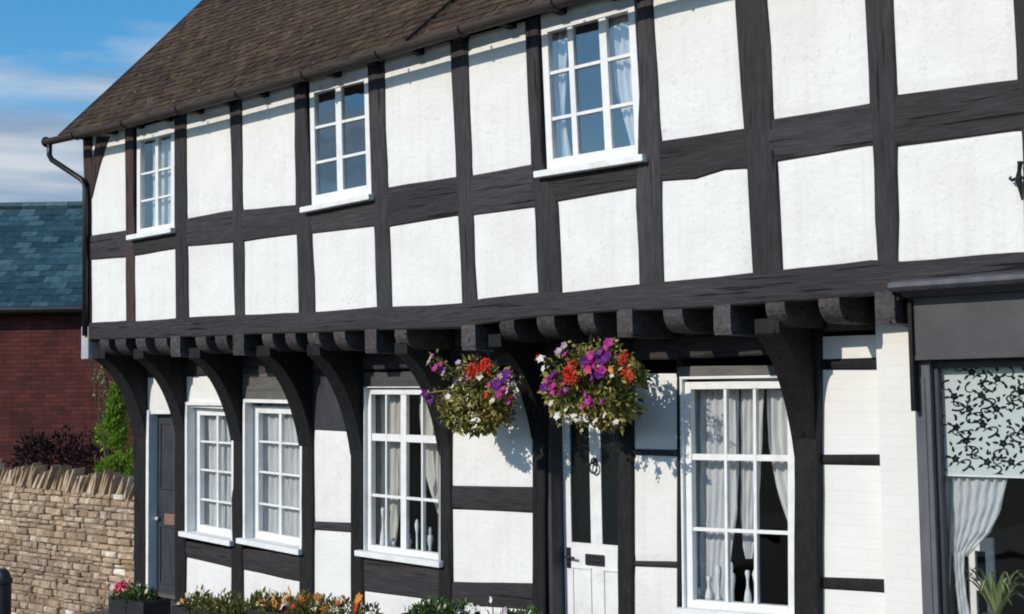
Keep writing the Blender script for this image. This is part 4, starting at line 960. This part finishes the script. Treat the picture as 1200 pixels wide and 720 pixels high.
while x > -8.95:
    w = rnd.uniform(.03,.085); h = rnd.uniform(.15,.28); ln = rnd.uniform(.25,.6)*h; z0 = wtop(x)-.03
    y0 = YWL+rnd.uniform(-.03,.03); y1 = YWL+.15
    def pt(a,b,y): return (x-w+w*.5+(a-.5)*w*(1-.45*b)+ln*b+rnd.uniform(-.006,.006), y+rnd.uniform(-.01,.01), z0+h*b*(1+rnd.uniform(-.05,.05)))
    m.loft([[pt(0,0,y0),pt(1,0,y0),pt(1.1,.5,y0),pt(.9,.95,y0+.02),pt(.45,1.05,y0+.02),pt(0,.9,y0+.02)], [pt(0,0,y1),pt(1,0,y1),pt(1.1,.5,y1),pt(.9,.95,y1),pt(.45,1.05,y1),pt(0,.9,y1)]])
    x -= w+rnd.uniform(.0,.035)
m.build('coping_stones', M['stone'], sw_)
# black bollard at the left edge
b_ = on(-2,720,-.9); tz = on(0,668,-.9)
m = MB(); gzb = gnd(b_.x); xr_ = on(8,700,-.9).x
rb = .085; m.lathe((xr_-rb,-.9,gzb), [(rb*1.25,0),(rb*1.25,.08),(rb,.11),(rb,tz.z-gzb-.14),(rb*1.15,tz.z-gzb-.12),(rb*1.15,tz.z-gzb-.09),(rb*.95,tz.z-gzb-.07),(rb*.75,tz.z-gzb-.02),(rb*.4,tz.z-gzb+.01),(.002,tz.z-gzb+.018)], 20)
solo(m, 'bollard', M['iron'], 'black round topped bollard in front of the stone wall', 'bollard', (xr_-rb,-.9,gzb), smooth=False)

# ------------------------------------------------------------------ slate-roofed neighbour
ev = R @ Vector((1,0,0)); ev.z = 0; ev.normalize(); nv_ = Vector((-ev.y, ev.x, 0))    # along its front, and back into it
D = 22.0
A = CAM+ray(0,362)*(D/F); ze = A.z; A0 = Vector((A.x,A.y,0))
nb = thing('slate_roofed_house', (A.x,A.y,-1.5), 'dark red brick house with blue slate roof behind the stone wall', 'house')
nb.rotation_euler.z = math.atan2(ev.y, ev.x); LOC[nb.name] = Vector()
# parts are written in the house's own axes: x along the front, y back, z from its base
zb0 = -1.5; E0, E1 = -7.0, 5.5; eh = ze-zb0
m = MB(); m.box(E0+.2,E1-.2,.25,5.8,0,eh+.12); m.build('wall', M['red_brick'], nb)
pht = math.radians(38)
def npt(x, s, h=0): return Vector((x, s*math.cos(pht)-h*math.sin(pht), eh+s*math.sin(pht)+h*math.cos(pht)))
m = MB(); ns = 2.83/math.cos(pht)
tiles(m, npt, E0, E1, ns, .30, .20, .012, random.Random(71), 1.0); nr = m.build('roof', M['slate'], nb, fix=False)
rp = npt(0,ns)
m = MB(); m.add([npt(E0,0,-.02),npt(E1,0,-.02),npt(E1,ns,-.02),npt(E0,ns,-.02),(E0,6.0,eh),(E1,6.0,eh)],[(0,1,2,3),(3,2,5,4),(0,3,4),(1,5,2)]); m.build('roof_underlay', M['dark_board'], nr, fix=False)
m = MB()
for k in range(28): x = E0+k*.45; m.tube([(x,rp.y,rp.z-.01),(x+.44,rp.y,rp.z-.01)], .085, 8)
m.build('ridge_tiles', M['slate'], nr)
m = MB(); m.tube([(E0,-.06,eh-.03),(E1,-.06,eh-.03)], .06, 8); m.build('gutter', M['iron'], nb)

# ------------------------------------------------------------------ ground, street
def sheet(name, xs_, ys_, zf, mat):
    m = MB(); n = len(xs_)
    for y in ys_:
        for x in xs_: m.v.append((x,y,zf(x,y)))
    for j in range(len(ys_)-1):
        for i in range(n-1): k = j*n+i; m.f.append((k,k+1,k+n+1,k+n))
    return tag(m.build(name, mat, None, fix=False), kind='structure')
gx = [-400,-60,-14,-8,-5,-3,-1.5,-.6,.6,4,8,14,30,60,400]
def sl(x): return max(-2.6, gnd(x))
sheet('ground', gx, [-400,-60,-16,-9,-2.2,.5,5,20,60,400], lambda x,y: sl(x)-.14, M['ground'])
sheet('road', [x for x in gx if abs(x) <= 60], [-9.0,-2.2], lambda x,y: sl(x)-.13, M['asphalt'])
sheet('pavement', [x for x in gx if abs(x) <= 60], [-2.05,.66], lambda x,y: sl(x), M['pavement'])
m = MB(); kx = [x for x in gx if abs(x) <= 60]
m.loft([[(x,-2.2,sl(x)-.14),(x,-2.05,sl(x)-.14),(x,-2.05,sl(x)+.002),(x,-2.19,sl(x)+.002)] for x in kx]); tag(m.build('kerb', M['kerb'], None), kind='structure')
sheet('far_pavement', kx, [-12.0,-9.0], lambda x,y: sl(x)-.02, M['pavement'])

m = MB(); rnd = random.Random(91); nh = 60; ringv = []  # unseen hill ring added behind the camera to darken low reflections in the glass
for k in range(nh+1):
    t = math.radians(195+150*k/nh); rr = 160
    h = 11+4*math.sin(k*.31)+2.5*math.sin(k*.83+1)+rnd.uniform(-.5,.5)
    x, y = 6+rr*math.cos(t), rr*math.sin(t)
    m.v += [(x*.62,y*.62,-3),(x*.85,y*.85,h*.62),(x,y,h),(x*1.3,y*1.3,-3)]
for k in range(nh):
    for j in range(3): a = k*4+j; m.f.append((a,a+4,a+5,a+1))
tag(m.build('added_reflection_hills', M['ground'], None, smooth=True), kind='structure')

# ------------------------------------------------------------------ light and sky
EL = math.radians(27); sx_, sy_ = -.20, -.98
sd = Vector((sx_*math.cos(EL), sy_*math.cos(EL), math.sin(EL))).normalized()
su = bpy.data.lights.new('sun','SUN'); su.energy = 3.2; su.angle = math.radians(.5); su.color = (1,.925,.81)
so = bpy.data.objects.new('sun', su); col.objects.link(so); so.rotation_euler = sd.to_track_quat('Z','Y').to_euler(); so.location = (0,-20,20)
w = bpy.data.worlds.new('World'); sc.world = w; w.use_nodes = True; t = w.node_tree; t.nodes.clear()
def wn(typ, **kw):
    nd = t.nodes.new(typ)
    for k, v in kw.items(): setattr(nd, k, v)
    return nd
out = wn('ShaderNodeOutputWorld'); bg = wn('ShaderNodeBackground'); bg.inputs[1].default_value = .082
sky = wn('ShaderNodeTexSky', sky_type='NISHITA', sun_disc=False, sun_elevation=EL, sun_rotation=math.atan2(sx_, sy_), air_density=1.0, dust_density=.3, ozone_density=3.5)
tc = wn('ShaderNodeTexCoord'); mp = wn('ShaderNodeMapping'); mp.inputs['Scale'].default_value = (2.2,2.2,9.0); mp.inputs['Location'].default_value = (1.7,.6,.35)
t.links.new(tc.outputs['Generated'], mp.inputs[0])
nz = wn('ShaderNodeTexNoise'); nz.inputs['Scale'].default_value = 1.6; nz.inputs['Detail'].default_value = 7; nz.inputs['Roughness'].default_value = .55
t.links.new(mp.outputs[0], nz.inputs['Vector'])
# more cloud low down, clear higher up
sp = wn('ShaderNodeSeparateXYZ'); t.links.new(tc.outputs['Generated'], sp.inputs[0])
mr = wn('ShaderNodeMapRange'); mr.inputs[1].default_value = .20; mr.inputs[2].default_value = .30; mr.inputs[3].default_value = .24; mr.inputs[4].default_value = -.065
t.links.new(sp.outputs[2], mr.inputs[0])
ad = wn('ShaderNodeMath', operation='ADD'); t.links.new(nz.outputs[0], ad.inputs[0]); t.links.new(mr.outputs[0], ad.inputs[1])
cr = wn('ShaderNodeValToRGB'); cr.color_ramp.elements[0].position = .45; cr.color_ramp.elements[1].position = .66
cr.color_ramp.elements[0].color = (0,0,0,1); cr.color_ramp.elements[1].color = (.88,.88,.88,1)
my = wn('ShaderNodeMapRange'); my.inputs[1].default_value = -.5; my.inputs[2].default_value = .3; my.inputs[3].default_value = -.22; my.inputs[4].default_value = 0.0
t.links.new(sp.outputs[1], my.inputs[0]); a2_ = wn('ShaderNodeMath', operation='ADD'); t.links.new(ad.outputs[0], a2_.inputs[0]); t.links.new(my.outputs[0], a2_.inputs[1])
# grey-blue streaks inside the cloud banks
mp2 = wn('ShaderNodeMapping'); mp2.inputs['Scale'].default_value = (3,3,34); t.links.new(tc.outputs['Generated'], mp2.inputs[0])
n2 = wn('ShaderNodeTexNoise'); n2.inputs['Scale'].default_value = 1.0; n2.inputs['Detail'].default_value = 4; t.links.new(mp2.outputs[0], n2.inputs['Vector'])
r2 = wn('ShaderNodeValToRGB'); r2.color_ramp.elements[0].position = .40; r2.color_ramp.elements[0].color = (3.6,4.6,6.2,1); r2.color_ramp.elements[1].position = .58; r2.color_ramp.elements[1].color = (8.2,8.5,8.9,1)
t.links.new(n2.outputs[0], r2.inputs[0])
t.links.new(a2_.outputs[0], cr.inputs[0])
hs = wn('ShaderNodeHueSaturation'); hs.inputs['Saturation'].default_value = 1.30; hs.inputs['Hue'].default_value = .492; hs.inputs['Value'].default_value = 2.0
t.links.new(sky.outputs[0], hs.inputs['Color'])
mx = wn('ShaderNodeMix', data_type='RGBA'); t.links.new(cr.outputs[0], mx.inputs[0]); t.links.new(hs.outputs[0], mx.inputs[6]); t.links.new(r2.outputs[0], mx.inputs[7])
t.links.new(mx.outputs[2], bg.inputs[0]); t.links.new(bg.outputs[0], out.inputs[0])
